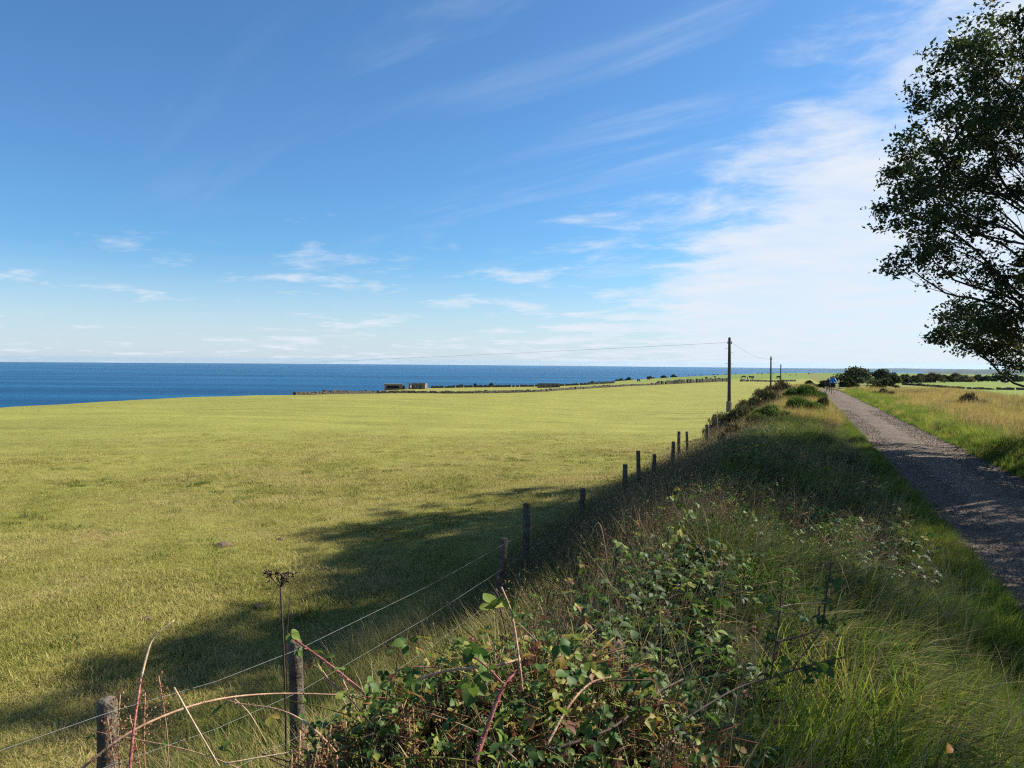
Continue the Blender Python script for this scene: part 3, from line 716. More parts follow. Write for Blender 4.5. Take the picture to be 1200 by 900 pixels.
# loose stones on the track
def pebble(seed, s=1.0):
    r = np.random.default_rng(seed)
    V = np.array([(1,0,0),(-1,0,0),(0,1,0),(0,-1,0),(0,0,1),(0,0,-1)], float) * r.uniform(.6, 1.2, (6, 1)) * np.array([1, .8, .55])
    Fc = [(0,2,4),(2,1,4),(1,3,4),(3,0,4),(2,0,5),(1,2,5),(3,1,5),(0,3,5)]
    m = mesh('pebble', V * s, faces=Fc, smooth=False); m.materials.append(PEB); return m
PEB = simple('cinder stone', (0.060, 0.047, 0.038), (0.22, 0.172, 0.135), 1.5, 0.9, 0)
peb_src = src('pebbles', [pebble(800 + i) for i in range(6)])
x, y, u, v = strip(34000, 1.5, 4.4, 4.5, 44, 1.6, 81)
rr = np.random.default_rng(82)
scatter('gravel', peb_src, x, y, ground_z(x, y) + .03, rr.uniform(-3.14, 3.14, len(x)), rr.uniform(0, 1, len(x)) ** 2.5 * .022 + .006, 'loose grey brown gravel on the cinder track', 'gravel')

# ------------------------------------------------------------------ trees
def tree(name, base, blobs, seed, label, group, leaf=.112, per=52, dens=.64, trunk_r=.24, trunk_top=None, extra=None):
    r = np.random.default_rng(seed)
    root = empty(name, base, label, 'tree', group)
    base = np.array(base, float); mb = MB()
    tp = np.array(trunk_top, float)
    tr_pts = curve([base - (0, 0, .2), base + (tp - base) * .4 + (.15, -.1, 0), tp], 10)
    mb.tube([p - base for p in tr_pts], list(np.linspace(trunk_r, trunk_r * .35, len(tr_pts))), 9)
    obj('trunk', mb.build('trunk'), BARK, root)
    bb = MB(); cl_pos = []; cl_n = []
    for bi, (c, rad, dn) in enumerate(blobs):
        c = np.array(c, float)
        # each limb leaves the trunk a little below the height of its foliage
        hgt = np.clip((c[2] - base[2]) * .62 - .2, .8, (tp - base)[2] * .97)
        k = int(np.clip(hgt / (tp - base)[2] * (len(tr_pts) - 1), 1, len(tr_pts) - 1))
        st = tr_pts[k]
        mid = st * .45 + c * .55 + np.array([0, 0, .35 * np.linalg.norm(c - st) * .25])
        limb = curve([st, st * .72 + c * .28 + r.normal(0, .22, 3), mid + r.normal(0, .30, 3), mid * .45 + c * .55 + r.normal(0, .22, 3), c], 13)
        bb.tube([p - base for p in limb], list(np.linspace(.020 + .014 * np.linalg.norm(c - st) ** .5, .014, len(limb))), 5)
        nt_ = int(34 * dn * dens * (rad / .9) ** 2 + 3)
        for q in range(nt_):
            dvec = r.normal(0, 1, 3); dvec /= np.linalg.norm(dvec)
            e = c + dvec * rad * r.uniform(.25, 1.0) ** .6 * np.array([1.08, 1.08, .80])
            s0 = limb[r.integers(max(1, len(limb) - 4), len(limb))]
            if q % 2 == 0:
                bb.tube([p - base for p in curve([s0, (s0 + e) / 2 + r.normal(0, .08, 3), e], 4)], [.012, .009, .007, .004], 3)
            cl_pos.append(e); cl_n.append(per)
    obj('branches', bb.build('branches'), BARK, root)
    cp_ = np.repeat(np.array(cl_pos), per, 0); n = len(cp_)
    pos = cp_ + r.normal(0, .118, (n, 3)) * np.array([1.2, 1.2, .7])
    s = leaf * r.uniform(.45, 1.35, n)
    # leaf: a kite folded along its midrib, mostly facing the sky but fluttering
    nrm = np.stack([r.normal(0, .75, n), r.normal(0, .75, n), np.abs(r.normal(.6, .5, n))], -1); nrm /= np.linalg.norm(nrm, axis=1, keepdims=True)
    tdir = np.cross(nrm, r.normal(0, 1, (n, 3))); tdir /= np.linalg.norm(tdir, axis=1, keepdims=True)
    sd_ = np.cross(nrm, tdir)
    v0 = pos; v1 = pos + tdir * (s * .45)[:, None] + sd_ * (s * .30)[:, None] + nrm * (s * .08)[:, None]
    v2 = pos + tdir * s[:, None] - nrm * (s * .12)[:, None]; v3 = pos + tdir * (s * .45)[:, None] - sd_ * (s * .30)[:, None] + nrm * (s * .08)[:, None]
    V = np.stack([v0, v1, v2, v3], 1).reshape(-1, 3) - base
    i4 = (np.arange(n) * 4)[:, None]
    tri = np.concatenate([i4 + np.array([0, 1, 2]), i4 + np.array([0, 2, 3])])
    tt = np.clip(r.normal(.42, .2, n) + .35 * (r.uniform(0, 1, n) > .97), 0, 1)
    o_ = obj('crown', mesh('crown', V, tris=tri, smooth=False, attrs={'tint': ('FLOAT', np.repeat(tt, 4))}), TREE_M, root, kind='stuff')
    return root
TB = np.array([16.6, 19.2, 0.0]); TB[2] = gz(TB[0], TB[1])
pixblobs = [(1172, 40, 17.8, 46, 1), (1130, 70, 17.2, 40, .9), (1190, 105, 17.0, 56, 1), (1108, 112, 17.6, 42, 1), (1148, 140, 16.8, 52, .95), (1088, 165, 17.4, 36, 1.0), (1185, 190, 18.4, 52, 1.0),
            (1128, 200, 18.0, 50, .9), (1068, 212, 17.6, 33, .9), (1040, 208, 17.6, 13, .6), (1095, 240, 17.0, 42, .9), (1052, 248, 17.4, 25, .9), (1150, 248, 18.5, 42, .75), (1078, 285, 17.8, 33, .9), (1056, 306, 18.0, 20, 1.0),
            (1112, 290, 18.6, 36, .5), (1115, 322, 19.0, 28, .35), (1160, 300, 19.4, 38, .18), (1192, 290, 18.0, 34, .20), (1150, 335, 19.0, 30, .32), (1185, 335, 18.4, 28, .35),
            (1128, 366, 20.0, 24, .9), (1165, 368, 19.6, 34, .7), (1200, 372, 19.2, 40, .7), (1118, 392, 20.4, 22, .7), (1098, 397, 20.6, 12, .6), (1155, 398, 20.2, 26, .7), (1190, 410, 19.8, 30, .9), (1140, 408, 20.0, 12, .6), (1188, 432, 19.6, 13, .9)]
blobs = [(P(px, py, D), rp / F * D, dn) for px, py, D, rp, dn in pixblobs]
rb = np.random.default_rng(3)
for k in range(60):                                          # the rest of the crown, beyond the frame's right edge and in depth
    D = rb.uniform(16.5, 23.5); hh = rb.uniform(2.9, 10.6); x_ = D * rb.uniform(.735, .92)
    if hh < 8 and x_ > 16.2: continue                        # bare below on the far side: the verge stays in the sun
    if abs(D - 20) > 3.6 * math.sqrt(max(.1, 1 - ((hh - 6) / 7.5) ** 2)): continue
    blobs.append(((x_, D, hh), rb.uniform(.7, 1.2), .7))
for k in range(9): blobs.append(((rb.uniform(13.0, 14.8), rb.uniform(16.2, 17.9), rb.uniform(3.6, 5.2)), .75, .6))
for px, py, D, rp in ((1130, 395, 22.5, 24), (1165, 385, 22.8, 30), (1195, 400, 21.8, 28), (1180, 372, 18.4, 26), (1150, 385, 18.2, 20), (1120, 372, 21.5, 22),
                      (1100, 180, 20.5, 44), (1140, 230, 21, 44), (1180, 120, 21, 50), (1090, 250, 20, 36), (1150, 70, 20, 40)):
    blobs.append((P(px, py, D), rp / F * D, .5))
tree('roadside_tree', TB, blobs, 5, 'large dark leafy tree overhanging the track from the right edge', 'trees right of the track', trunk_top=TB + (-.6, -.3, 11.0), trunk_r=.26)
def round_crown(b, h0, h1, rad, n, seed, dn=.6):                # stays out of the picture's right edge
    r = np.random.default_rng(seed); out = []
    for k in range(n):
        a = r.uniform(0, 2 * np.pi); f_ = r.uniform(0, 1); hh = h0 + (h1 - h0) * f_
        q = rad * math.sqrt(max(.1, 1 - (2 * f_ - .9) ** 2)) * math.sqrt(r.uniform(0.05, 1))
        if b[0] + q * math.cos(a) < .75 * (b[1] + q * math.sin(a)) + .8: continue
        out.append(((b[0] + q * math.cos(a), b[1] + q * math.sin(a), b[2] + hh), r.uniform(.8, 1.25), dn))
    return out
for k, (bx, by, h0, h1, rad, n, lab) in enumerate(((13.7, 14.3, 2.6, 10.4, 4.1, 54, 'second leafy tree on the right of the track, just out of frame'),
                                                    (11.4, 3.6, 2.4, 7.8, 4.2, 9, 'third, thinner leafy tree beside the track, nearly level with the camera'),
                                                    (10.8, -3.2, 3.0, 9.5, 3.6, 22, 'fourth leafy tree beside the track, behind the camera'),)):
    b_ = np.array([bx, by, gz(bx, by)])
    more = [((rb.uniform(10.9, 12.5), rb.uniform(11.8, 13.5), rb.uniform(9.0, 10.6)), .85, .75) for _ in range(8)] + [((10.9, 11.7, 10.5), .8, .8), ((11.5, 10.6, 11.0), .8, .8), ((11.9, 10.9, 10.3), .6, .6)] + [((rb.uniform(12.5, 14.6), rb.uniform(14.6, 16.4), rb.uniform(8.0, 10.3)), 1.0, .7) for _ in range(11)] + [((rb.uniform(12.3, 14.2), rb.uniform(15.3, 16.6), rb.uniform(9.4, 10.7)), 1.0, .75) for _ in range(12)] if k == 0 else [((rb.uniform(9.9, 12.2), rb.uniform(7.4, 9.8), rb.uniform(4.0, 7.2)), rb.uniform(.5, .8), 1.0) for _ in range(4)] if k == 1 else []
    tree('roadside_tree', b_, more + round_crown(b_, h0, h1, rad, n, 60 + k, (.6, 1.3, .6)[k]), 70 + k, lab, 'trees right of the track' , leaf=.125, trunk_top=b_ + (.2, .1, h1 * .85), trunk_r=.2)

# ------------------------------------------------------------------ distant bushes and hedges
def leaf_cloud(name, blobs, n, leaf, seed, mat, up=.3, squash=.8, tintc=.45, shell=.5, spiky=False):
    r = np.random.default_rng(seed); pos = []
    wts = np.array([b[1] ** 2 for b in blobs]); wts = wts / wts.sum()
    for (c, rad), w_ in zip(blobs, wts):
        m_ = max(8, int(n * w_)); d = r.normal(0, 1, (m_, 3)); d /= np.linalg.norm(d, axis=1, keepdims=True)
        d[:, 2] = np.where(d[:, 2] < -.3, -d[:, 2], d[:, 2])
        lump = 1 + .18 * np.sin(d[:, 0] * 7 + seed) * np.sin(d[:, 1] * 6 + 1) + .12 * np.sin(d[:, 2] * 9)
        pos.append(np.array(c) + d * (rad * lump * r.uniform(shell, 1.05, m_))[:, None] * np.array([1, 1, squash]))
    pos = np.concatenate(pos); n = len(pos); s = leaf * r.uniform(.5, 1.3, n)
    nrm = r.normal(0, 1, (n, 3)); nrm[:, 2] = np.abs(nrm[:, 2]) + up; nrm /= np.linalg.norm(nrm, axis=1, keepdims=True)
    tdir = np.cross(nrm, r.normal(0, 1, (n, 3))); tdir /= np.linalg.norm(tdir, axis=1, keepdims=True); sd_ = np.cross(nrm, tdir)
    if spiky:                                                 # upright whippy shoots
        tdir = r.normal(0, .42, (n, 3)) + np.array([0, 0, 1.0]); tdir /= np.linalg.norm(tdir, axis=1, keepdims=True)
        sd_ = np.cross(tdir, r.normal(0, 1, (n, 3))); sd_ /= np.linalg.norm(sd_, axis=1, keepdims=True); sd_ *= .32; s = s * 1.9
    V = np.stack([pos - tdir * s[:, None], pos + sd_ * (s * .5)[:, None], pos + tdir * s[:, None], pos - sd_ * (s * .5)[:, None]], 1).reshape(-1, 3)
    V[:, 2] = np.maximum(V[:, 2], .02)
    tt = np.clip(r.normal(tintc, .22, n), 0, 1)
    m = mesh(name, V, quads=np.arange(4 * n).reshape(n, 4), smooth=False, attrs={'tint': ('FLOAT', np.repeat(tt, 4))}); m.materials.append(mat); return m
def stems(name, n, h, spread, rad, seed, fan=.5):
    r = np.random.default_rng(seed); mb = MB()
    for k in range(n):
        a = r.uniform(0, 6.28); d = np.array([math.cos(a), math.sin(a), 0]) * r.uniform(.2, 1)
        mb.tube(curve([d * spread * .2 + (0, 0, -.1), d * spread * fan + (0, 0, h * .5), d * spread + (0, 0, h * r.uniform(.7, 1))], 5), list(np.linspace(rad, rad * .3, 5)), 4)
    return mb.build(name)
def bush(name, px, py, D, wpx, hpx, label, group, seed, mat=BUSH_M, tintc=.45, nb=6, n=2600, cat='bush', trunk=False):
    x, y = P(px, py, D)[:2]; z = gz(x, y)
    wd, ht = wpx / F * D / 2, hpx / F * D
    root = empty(name, (x, y, z), label, cat, group)
    r = np.random.default_rng(seed); bl = []
    for k in range(nb * 3):
        a = r.uniform(0, 6.28); q = r.uniform(0, .86); rad_ = r.uniform(.20, .40) * min(wd, ht)
        hmax = max(rad_ * .6, ht * (1 - .75 * q * q) - rad_ * .8)
        bl.append(((wd * q * math.cos(a), wd * .8 * q * math.sin(a), r.uniform(.15, 1) * (hmax - rad_ * .4) + rad_ * .4), rad_))
    bl.append(((0, 0, ht - .42 * min(wd, ht)), .45 * min(wd, ht)))
    lf = max(.05, 1.5 / F * D)
    obj('crown', leaf_cloud('crown', bl, n, lf, seed, mat, tintc=tintc, spiky=(mat in (BROOM_M, SCRUB_M) or (mat is GORSE_M and D < 60))), None, root, kind='stuff')
    obj('trunk' if trunk else 'stems', stems('stems', 1 if trunk else 6, ht * .75, wd * (.1 if trunk else .5), max(.03, .012 * ht if not trunk else .05 * ht), seed), BARK, root)
    return root
GB = 'bushes at the end of the track'
bush('hawthorn_bush', 1004, 450, 108, 56, 25, 'tall grey green round bush right behind the walkers', GB, 901, tintc=.62, nb=9, n=5000)
bush('hawthorn_bush', 1034, 449, 118, 46, 20, 'second grey green bush, right of the tallest one', GB, 902, tintc=.62, nb=7, n=3500)
bush('gorse_bush', 994, 452, 98, 26, 13, 'dark low gorse bush in front of the tall grey bush', GB, 903, GORSE_M, .12, n=2500)
bush('gorse_bush', 1036, 453, 96, 36, 12, 'dark low gorse bush below the second grey bush', GB, 904, GORSE_M, .15, n=2600)
bush('hawthorn_bush', 1062, 447, 150, 34, 11, 'smaller mid green bush right of the two grey bushes', GB, 905, tintc=.5)
bush('gorse_bush', 966, 455, 104, 22, 9, 'small dark bush left of the walkers where the track turns', GB, 906, GORSE_M, .3, n=1500)
bush('hawthorn_bush', 948, 452, 112, 16, 8, 'little green bush at the far left side of the track end', GB, 907, tintc=.5, n=1200)
GH = 'hedgerow bushes across the right field'
bush('hedge_bush', 1092, 446, 190, 44, 11, 'wide reddish brown hedge bush at the far edge of the right field', GH, 911, SCRUB_M, .22)
bush('hedge_bush', 1120, 445, 230, 26, 9, 'low brownish hedge bush right of the wide reddish one', GH, 912, SCRUB_M, .18)
bush('hedge_bush', 1146, 446, 240, 30, 8, 'dark green hedge bush before the blue headland', GH, 913, tintc=.3)
bush('field_tree', 1178, 446, 200, 14, 13, 'small dark round tree alone on the right field edge', GH, 914, tintc=.2, trunk=True, cat='tree')
bush('hedge_bush', 1168, 445, 270, 24, 7, 'low dark bush beside the small round tree', GH, 915, tintc=.3)
bush('hedge_bush', 1078, 445.5, 260, 30, 8, 'faint olive hedge bush behind the wide reddish one', GH, 916, tintc=.55)
bush('hedge_bush', 1212, 445, 250, 40, 10, 'dark hedge bush at the right end of the hedgerow', GH, 917, tintc=.35)
GV = 'shrubs on the bank'
bush('gorse_bush', 874, 490, 33, 100, 36, 'olive brown broom bush on the bank right of the nearest pole', GV, 921, GORSE_M, .62, nb=9, n=9000)
bush('gorse_bush', 902, 482, 43, 84, 28, 'olive broom bush behind the olive brown one on the bank', GV, 922, GORSE_M, .6, nb=7, n=6000)
bush('heather_bush', 916, 466, 66, 60, 22, 'brown heathery bush at the top of the bank', GV, 923, SCRUB_M, .3, nb=7, n=4000)
bush('broom_bush', 936, 496, 31, 86, 30, 'bright green broom bush beside the left edge of the track', GV, 924, BROOM_M, .45, nb=8, n=8000)
bush('broom_bush', 942, 480, 46, 66, 24, 'bright green broom bush further up the left side of the track', GV, 925, BROOM_M, .35, nb=7, n=5000)
bush('broom_bush', 964, 492, 34, 26, 22, 'dark green low broom at the track edge', GV, 926, GORSE_M, .75, nb=5, n=3500)
bush('sapling', 857, 520, 19.5, 40, 34, 'small thin sapling with a visible stem standing on the bank', GV, 927, SCRUB_M, .55, nb=6, n=700, cat='shrub', trunk=True)
bush('broom_bush', 905, 500, 28, 70, 24, 'yellowish green broom clump between the olive brown bush and the bright one', GV, 928, BROOM_M, .75, nb=7, n=6000)
bush('gorse_bush', 842, 493, 33, 60, 24, 'low brown edged scrub at the foot of the nearest pole', GV, 929, SCRUB_M, .45, nb=6, n=3000)
for k, (px, py, D, wp, hp, tc_, lb) in enumerate(((1058, 450, 135, 26, 11, .3, 'dark hedge bush close to the grey bushes'), (1074, 447, 175, 26, 9, .5, 'olive hedge bush in the first gap of the hedgerow'), (1106, 446, 200, 30, 9, .25, 'dark hedge bush behind the reddish stretch'),
                                              (1132, 446, 220, 26, 7, .5, 'flat olive hedge bush in the middle of the hedgerow'), (1157, 446, 235, 22, 7, .3, 'flat dark hedge bush left of the small round tree'), (1190, 446, 240, 26, 8, .4, 'flat hedge bush right of the small round tree'), (1046, 449, 128, 24, 14, .55, 'grey green bush filling the gap right of the grey bushes'))):
    bush('hedge_bush', px, py, D, wp, hp, lb, GH, 980 + k, (BUSH_M, SCRUB_M)[k in (3,)], tc_, n=1800)
bush('dock_clump', 1135, 497, 47, 52, 17, 'brown clump of tall weeds standing in the golden hay right of the track', None, 990, SCRUB_M, .35, nb=6, n=2600, cat='weeds')
bush('dock_clump', 1035, 470, 62, 30, 10, 'brown weedy clump at the right edge of the track further up', None, 991, SCRUB_M, .5, nb=5, n=1500, cat='weeds')
GC = 'little bushes along the clifftop'
for k, (px, py, D, wp, hp) in enumerate(((694, 447, 600, 12, 4), (702, 446.5, 620, 10, 3.5), (728, 445.5, 640, 20, 4), (737, 445, 660, 9, 5), (762, 443.5, 700, 12, 4), (778, 442.8, 720, 10, 3.5), (789, 442, 740, 8, 4),
                                         (576, 454, 400, 6, 4), (540, 455, 380, 7, 3.5), (557, 454, 400, 5, 3.5), (634, 451, 480, 5, 3), (722, 446, 640, 8, 3))):
    bush('cliff_bush', px, py, D, wp, hp, 'tiny dark bush on the clifftop against the sea', GC, 940 + k, GORSE_M, .15, nb=3, n=260)

# ------------------------------------------------------------------ walls, ruins
def stone_wall(name, pts, h, label, seed, gap=.0):
    r = np.random.default_rng(seed); mb = MB(); random.seed(seed)
    g = [P(*p)[:2] for p in pts]
    root_xy = g[0]; zb = gz(*root_xy)
    for (ax, ay), (bx, by) in zip(g[:-1], g[1:]):
        ln = math.hypot(bx - ax, by - ay); ang = math.atan2(by - ay, bx - ax); n = int(ln / .5)
        tt = (np.arange(n) + .5) / n; X_, Y_ = ax + (bx - ax) * tt, ay + (by - ay) * tt; Zg = ground_z(X_, Y_)
        for i in range(n):
            if r.uniform() < gap: continue
            hh = h * r.uniform(.65, 1.15)
            z0 = -.15
            while z0 < hh:                                     # courses of rough stones
                sh = r.uniform(.13, .22)
                mb.box((X_[i] - root_xy[0], Y_[i] - root_xy[1], Zg[i] - zb + z0 + sh / 2), (.5 * r.uniform(.85, 1.1), .5 * r.uniform(.8, 1.1), sh * 1.02), ang + r.normal(0, .06), .03)
                z0 += sh
    obj(name, mb.build(name, smooth=False), STONE, None, label=label, cat='wall', loc=(*root_xy, zb))
stone_wall('dry_stone_wall', [(345, 463, 91), (440, 461.3, 104), (560, 461, 112.5), (630, 459.6, 122.5), (700, 454.6, 150), (770, 450.8, 175)], .32, 'long dark dry stone wall along the far edge of the pasture', 1, .04)
stone_wall('ruined_stone_wall', [(770, 450.8, 175), (815, 449, 190), (852, 448, 204)], .85, 'tumbled end of the stone wall left of the nearest pole', 2, .22)
stone_wall('ruined_stone_wall', [(866, 447.6, 210), (905, 447, 230), (935, 446, 250)], .5, 'broken low stretch of stone wall right of the nearest pole', 3, .45)
stone_wall('field_wall', [(505, 454.6, 372), (600, 454, 385), (690, 452, 400), (720, 451, 410)], 1.1, 'dark far wall line between the ruined buildings and the sea', 4, .08)
stone_wall('field_wall', [(1058, 453.5, 125), (1085, 455, 120), (1118, 457, 112), (1215, 457.5, 112)], .24, 'dark broken wall line across the right field', 5, .10)
def ruin(name, px, py, D, W, Dp, H, openings, label, rz=0.0, roof=True):
    """a roofed blockhouse: piers and lintels round real openings"""
    x, y = P(px, py, D)[:2]; z = gz(x, y)
    root = empty(name, (x, y, z), label, 'building', 'ruined blockhouses by the sea', rz)
    random.seed(int(px))
    xs = sorted([0.0, W] + [e for o_ in openings for e in o_[:2]])
    front = MB()
    for a, b_ in zip(xs[:-1], xs[1:]):
        op = next((o_ for o_ in openings if abs(o_[0] - a) < 1e-6), None)
        mid = (a + b_) / 2 - W / 2
        if op is None: front.box((mid, -Dp / 2, H / 2 - .3), (b_ - a, .35, H + .6), 0, .02)
        else:
            if op[2] > 0: front.box((mid, -Dp / 2, op[2] / 2 - .3), (b_ - a, .33, op[2] + .6))
            front.box((mid, -Dp / 2, (op[3] + H) / 2), (b_ - a, .33, H - op[3]))
    obj('front_wall', front.build('front_wall', False), CONC, root)
    bk = MB(); bk.box((0, Dp / 2, H / 2 - .3), (W, .35, H + .6)); obj('back_wall', bk.build('back_wall', False), CONC, root)
    for s in (-1, 1):
        sw = MB(); sw.box((s * (W / 2 - .177), 0, H / 2 - .3), (.35, Dp - .36, H + .594)); obj('side_wall', sw.build('side_wall', False), CONC, root)
    if roof:
        rf = MB(); rf.box((0, 0, H + .14), (W + .5, Dp + .5, .28)); obj('roof', rf.build('roof', False), CONC, root)
    return root
ruin('ruined_blockhouse', 461, 456.4, 345, 8.2, 6, 2.6, [(1.0, 6.6, .8, 2.1)], 'low ruined blockhouse with one wide dark opening, leftmost of the pair', .15)
ruin('ruined_hut', 473, 456.3, 350, 2.0, 3, 1.9, [(.5, 1.4, 0, 1.5)], 'tiny roofless concrete hut between the two larger ruins', .1, False)
ruin('ruined_blockhouse', 490, 455.9, 345, 7.8, 5, 2.7, [(.7, 2.4, .4, 2.0), (3.1, 4.1, .8, 1.9), (4.9, 6.1, 0, 2.0)], 'taller ruined blockhouse with several openings and no roof, right of the low one', -.1, False)
ruin('ruined_range', 643, 454.3, 350, 10.5, 5, 2.1, [(1.2, 3.0, 0, 1.6), (3.9, 5.6, 0, 1.6), (6.2, 7.6, 0, 1.6), (8.3, 9.4, .4, 1.6)], 'long low ruin with a row of dark openings further along the coast', .05, False)
ruin('ruined_hut', 397, 462.3, 250, 2.4, 2.4, 1.8, [(.8, 1.5, .6, 1.3)], 'small square ruined hut by the stone wall, far left', .3)

# ------------------------------------------------------------------ fence
fence = empty('wire_fence', (*P(345, 800, 4.2)[:2], gz(*P(345, 800, 4.2)[:2])), 'old post and wire fence running along the pasture below the bank', 'fence')
F0 = np.array(fence.location)
posts = [(128, 822, 3.3, .045, 0.03), (346, 752, 4.2, .042, -.02), (590, 632, 7.3, .046, .05), (617, 591, 9.0, .045, 0), (683, 573, 11.0, .045, .02), (733, 545, 13.0, .046, .03), (748, 529, 14.2, .042, -.02),
         (767, 533, 15.4, .042, .04), (789, 518, 17.6, .045, .02), (796, 506, 20.0, .046, 0), (805, 506, 21.2, .042, -.04), (829, 498, 26, .05, .02), (840, 490, 32, .05, 0), (851, 484, 39, .05, .03)]
tops = []
for k, (px, py, D, r_, tilt) in enumerate(posts):
    tpt = P(px, py, D); zb = gz(tpt[0], tpt[1]) - .3; mb = MB(); rr = np.random.default_rng(k)
    H = tpt[2] - zb; bx = tpt[0] - tilt * H
    n = 7; pts = []
    for i in range(n):
        f_ = i / (n - 1); pts.append((bx + (tpt[0] - bx) * f_ + rr.normal(0, .004) - F0[0], tpt[1] + rr.normal(0, .004) - F0[1], zb + H * f_ - F0[2]))
    pts.append((pts[-1][0], pts[-1][1], pts[-1][2] + .012))
    mb.tube(pts, [r_ * (1.05 - .08 * i / n) for i in range(n)] + [r_ * .8], 10)
    obj('post', mb.build('post'), POSTW, fence)
    tops.append((np.array([bx, tpt[1], zb]), tpt))
pre = tops[0][1] - (tops[1][1] - tops[0][1]) * 1.6
for dz in (.03, .28, .54):
    pts = [pre - F0 - (0, 0, dz)]
    for k, (a, b_) in enumerate(tops):
        if k in (3, 6): continue
        d = (b_ - a) / np.linalg.norm(b_ - a); p = b_ - d * dz + np.array([.03, -.035, 0])
        prev = pts[-1]; pts.append((prev + p - F0) / 2 - (0, 0, .025)); pts.append(p - F0)
    mb = MB(); mb.tube(pts, .0010, 4); obj('wire', mb.build('wire'), WIRE, fence)

# ------------------------------------------------------------------ poles and cable
def pole(px, pytop, D, label, guard=False, pegs=0):
    tp = P(px, pytop, D); zb = gz(tp[0], tp[1]); H = tp[2] - zb
    root = empty('utility_pole', (tp[0] , tp[1], zb), label, 'utility pole', 'wooden poles along the track')
    mb = MB(); mb.tube([(.07, 0, -.4), (.05, 0, H * .3), (.02, 0, H * .7), (0, 0, H)], [.165, .15, .135, .12], 12)
    obj('shaft', mb.build('shaft'), POLEW, root)
    mb = MB(); mb.tube([(0, 0, H), (0, 0, H + .05)], [.135, .09], 12); obj('cap', mb.build('cap'), STEEL, root)
    for s in (-1, 1):
        mb = MB(); mb.box((s * .14, -.05, H - .42), (.10, .12, .22)); obj('insulator', mb.build('insulator', False), STEEL, root)
    for k in range(pegs):
        hz = H - [.95, 1.3, 2.28, 2.3][k]; s = [-1, 1, -1, 1][k]
        mb = MB(); mb.tube([(s * .1, 0, hz), (s * .38, 0, hz + .01)], .014, 5); obj('step_peg', mb.build('step_peg'), STEEL, root)
    if guard:
        mb = MB(); mb.tube([(.07, 0, -.1), (.06, 0, .85)], [.26, .25], 8); mb.tube([(.06, 0, .85), (.06, 0, .92)], [.27, .20], 8)
        obj('base_guard', mb.build('base_guard', False), GUARD, root)
    return tp
p1 = pole(855, 396, 65, 'tall dark wooden pole with step pegs, nearest of the three', True, 4)
p2 = pole(903.5, 418, 130, 'thinner wooden pole behind the broom bushes, middle of the three')
p3 = pole(915, 427, 195, 'farthest and smallest wooden pole, right of the middle one')
p0 = P(150, 427, 420)
p0z = gz(p0[0], p0[1])
def cable(a, b_, sag, label, r_=.018):
    pts = [a + (b_ - a) * t_ - np.array([0, 0, sag * 4 * t_ * (1 - t_)]) for t_ in np.linspace(0, 1, 24)]
    mb = MB(); mb.tube([p - a for p in pts], r_, 4); obj('overhead_cable', mb.build('cable'), DARKWIRE, None, label=label, cat='cable', loc=a)
off = np.array([0, 0, -.42])
cable(p1 + off + (-.2, 0, 0), P(90, 428, 330), 1.2, 'thin cable running left from the nearest pole out over the sea view', .010)
cable(p1 + off + (.2, 0, 0), p2 + off, .5, 'thin cable from the nearest pole to the middle pole', .009)
cable(p2 + off, p3 + off, .5, 'thin cable from the middle pole to the farthest pole', .009)

# ------------------------------------------------------------------ skinned bodies
dgm = []
def skin(name, pts, edges, radii, sub=1, smooth=True):
    m = bpy.data.meshes.new(name); m.from_pydata([tuple(p) for p in pts], edges, [])
    o_ = bpy.data.objects.new(name, m); C.objects.link(o_)
    sk = o_.modifiers.new('skin', 'SKIN'); sk.use_smooth_shade = True
    for i, r_ in enumerate(radii):
        d = m.skin_vertices[0].data[i]; d.radius = (r_, r_) if np.isscalar(r_) else r_
        d.use_root = (i == 0)
    if sub: o_.modifiers.new('sub', 'SUBSURF').levels = sub; o_.modifiers['sub'].render_levels = sub
    bpy.context.view_layer.update()
    dg = bpy.context.evaluated_depsgraph_get()
    res = bpy.data.meshes.new_from_object(o_.evaluated_get(dg)); res.name = name
    bpy.data.objects.remove(o_); bpy.data.meshes.remove(m)
    return res
SKINM = simple('skin', (0.42, 0.25, 0.18), (0.50, 0.31, 0.23), 8, 0.6, 0)
BLUE = simple('bright blue jacket', (0.012, 0.16, 0.42), (0.02, 0.24, 0.55), 6, 0.55, 0.2)
NAVY = simple('dark trousers', (0.010, 0.012, 0.018), (0.022, 0.024, 0.032), 8, 0.8, 0.2)
DARKJ = simple('dark grey coat', (0.018, 0.020, 0.026), (0.04, 0.045, 0.055), 8, 0.8, 0.2)
HAIR = simple('brown hair', (0.03, 0.02, 0.012), (0.06, 0.04, 0.025), 30, 0.6, 0.3)
SHOE = simple('dark shoe', (0.012, 0.011, 0.011), (0.03, 0.028, 0.026), 20, 0.6, 0)
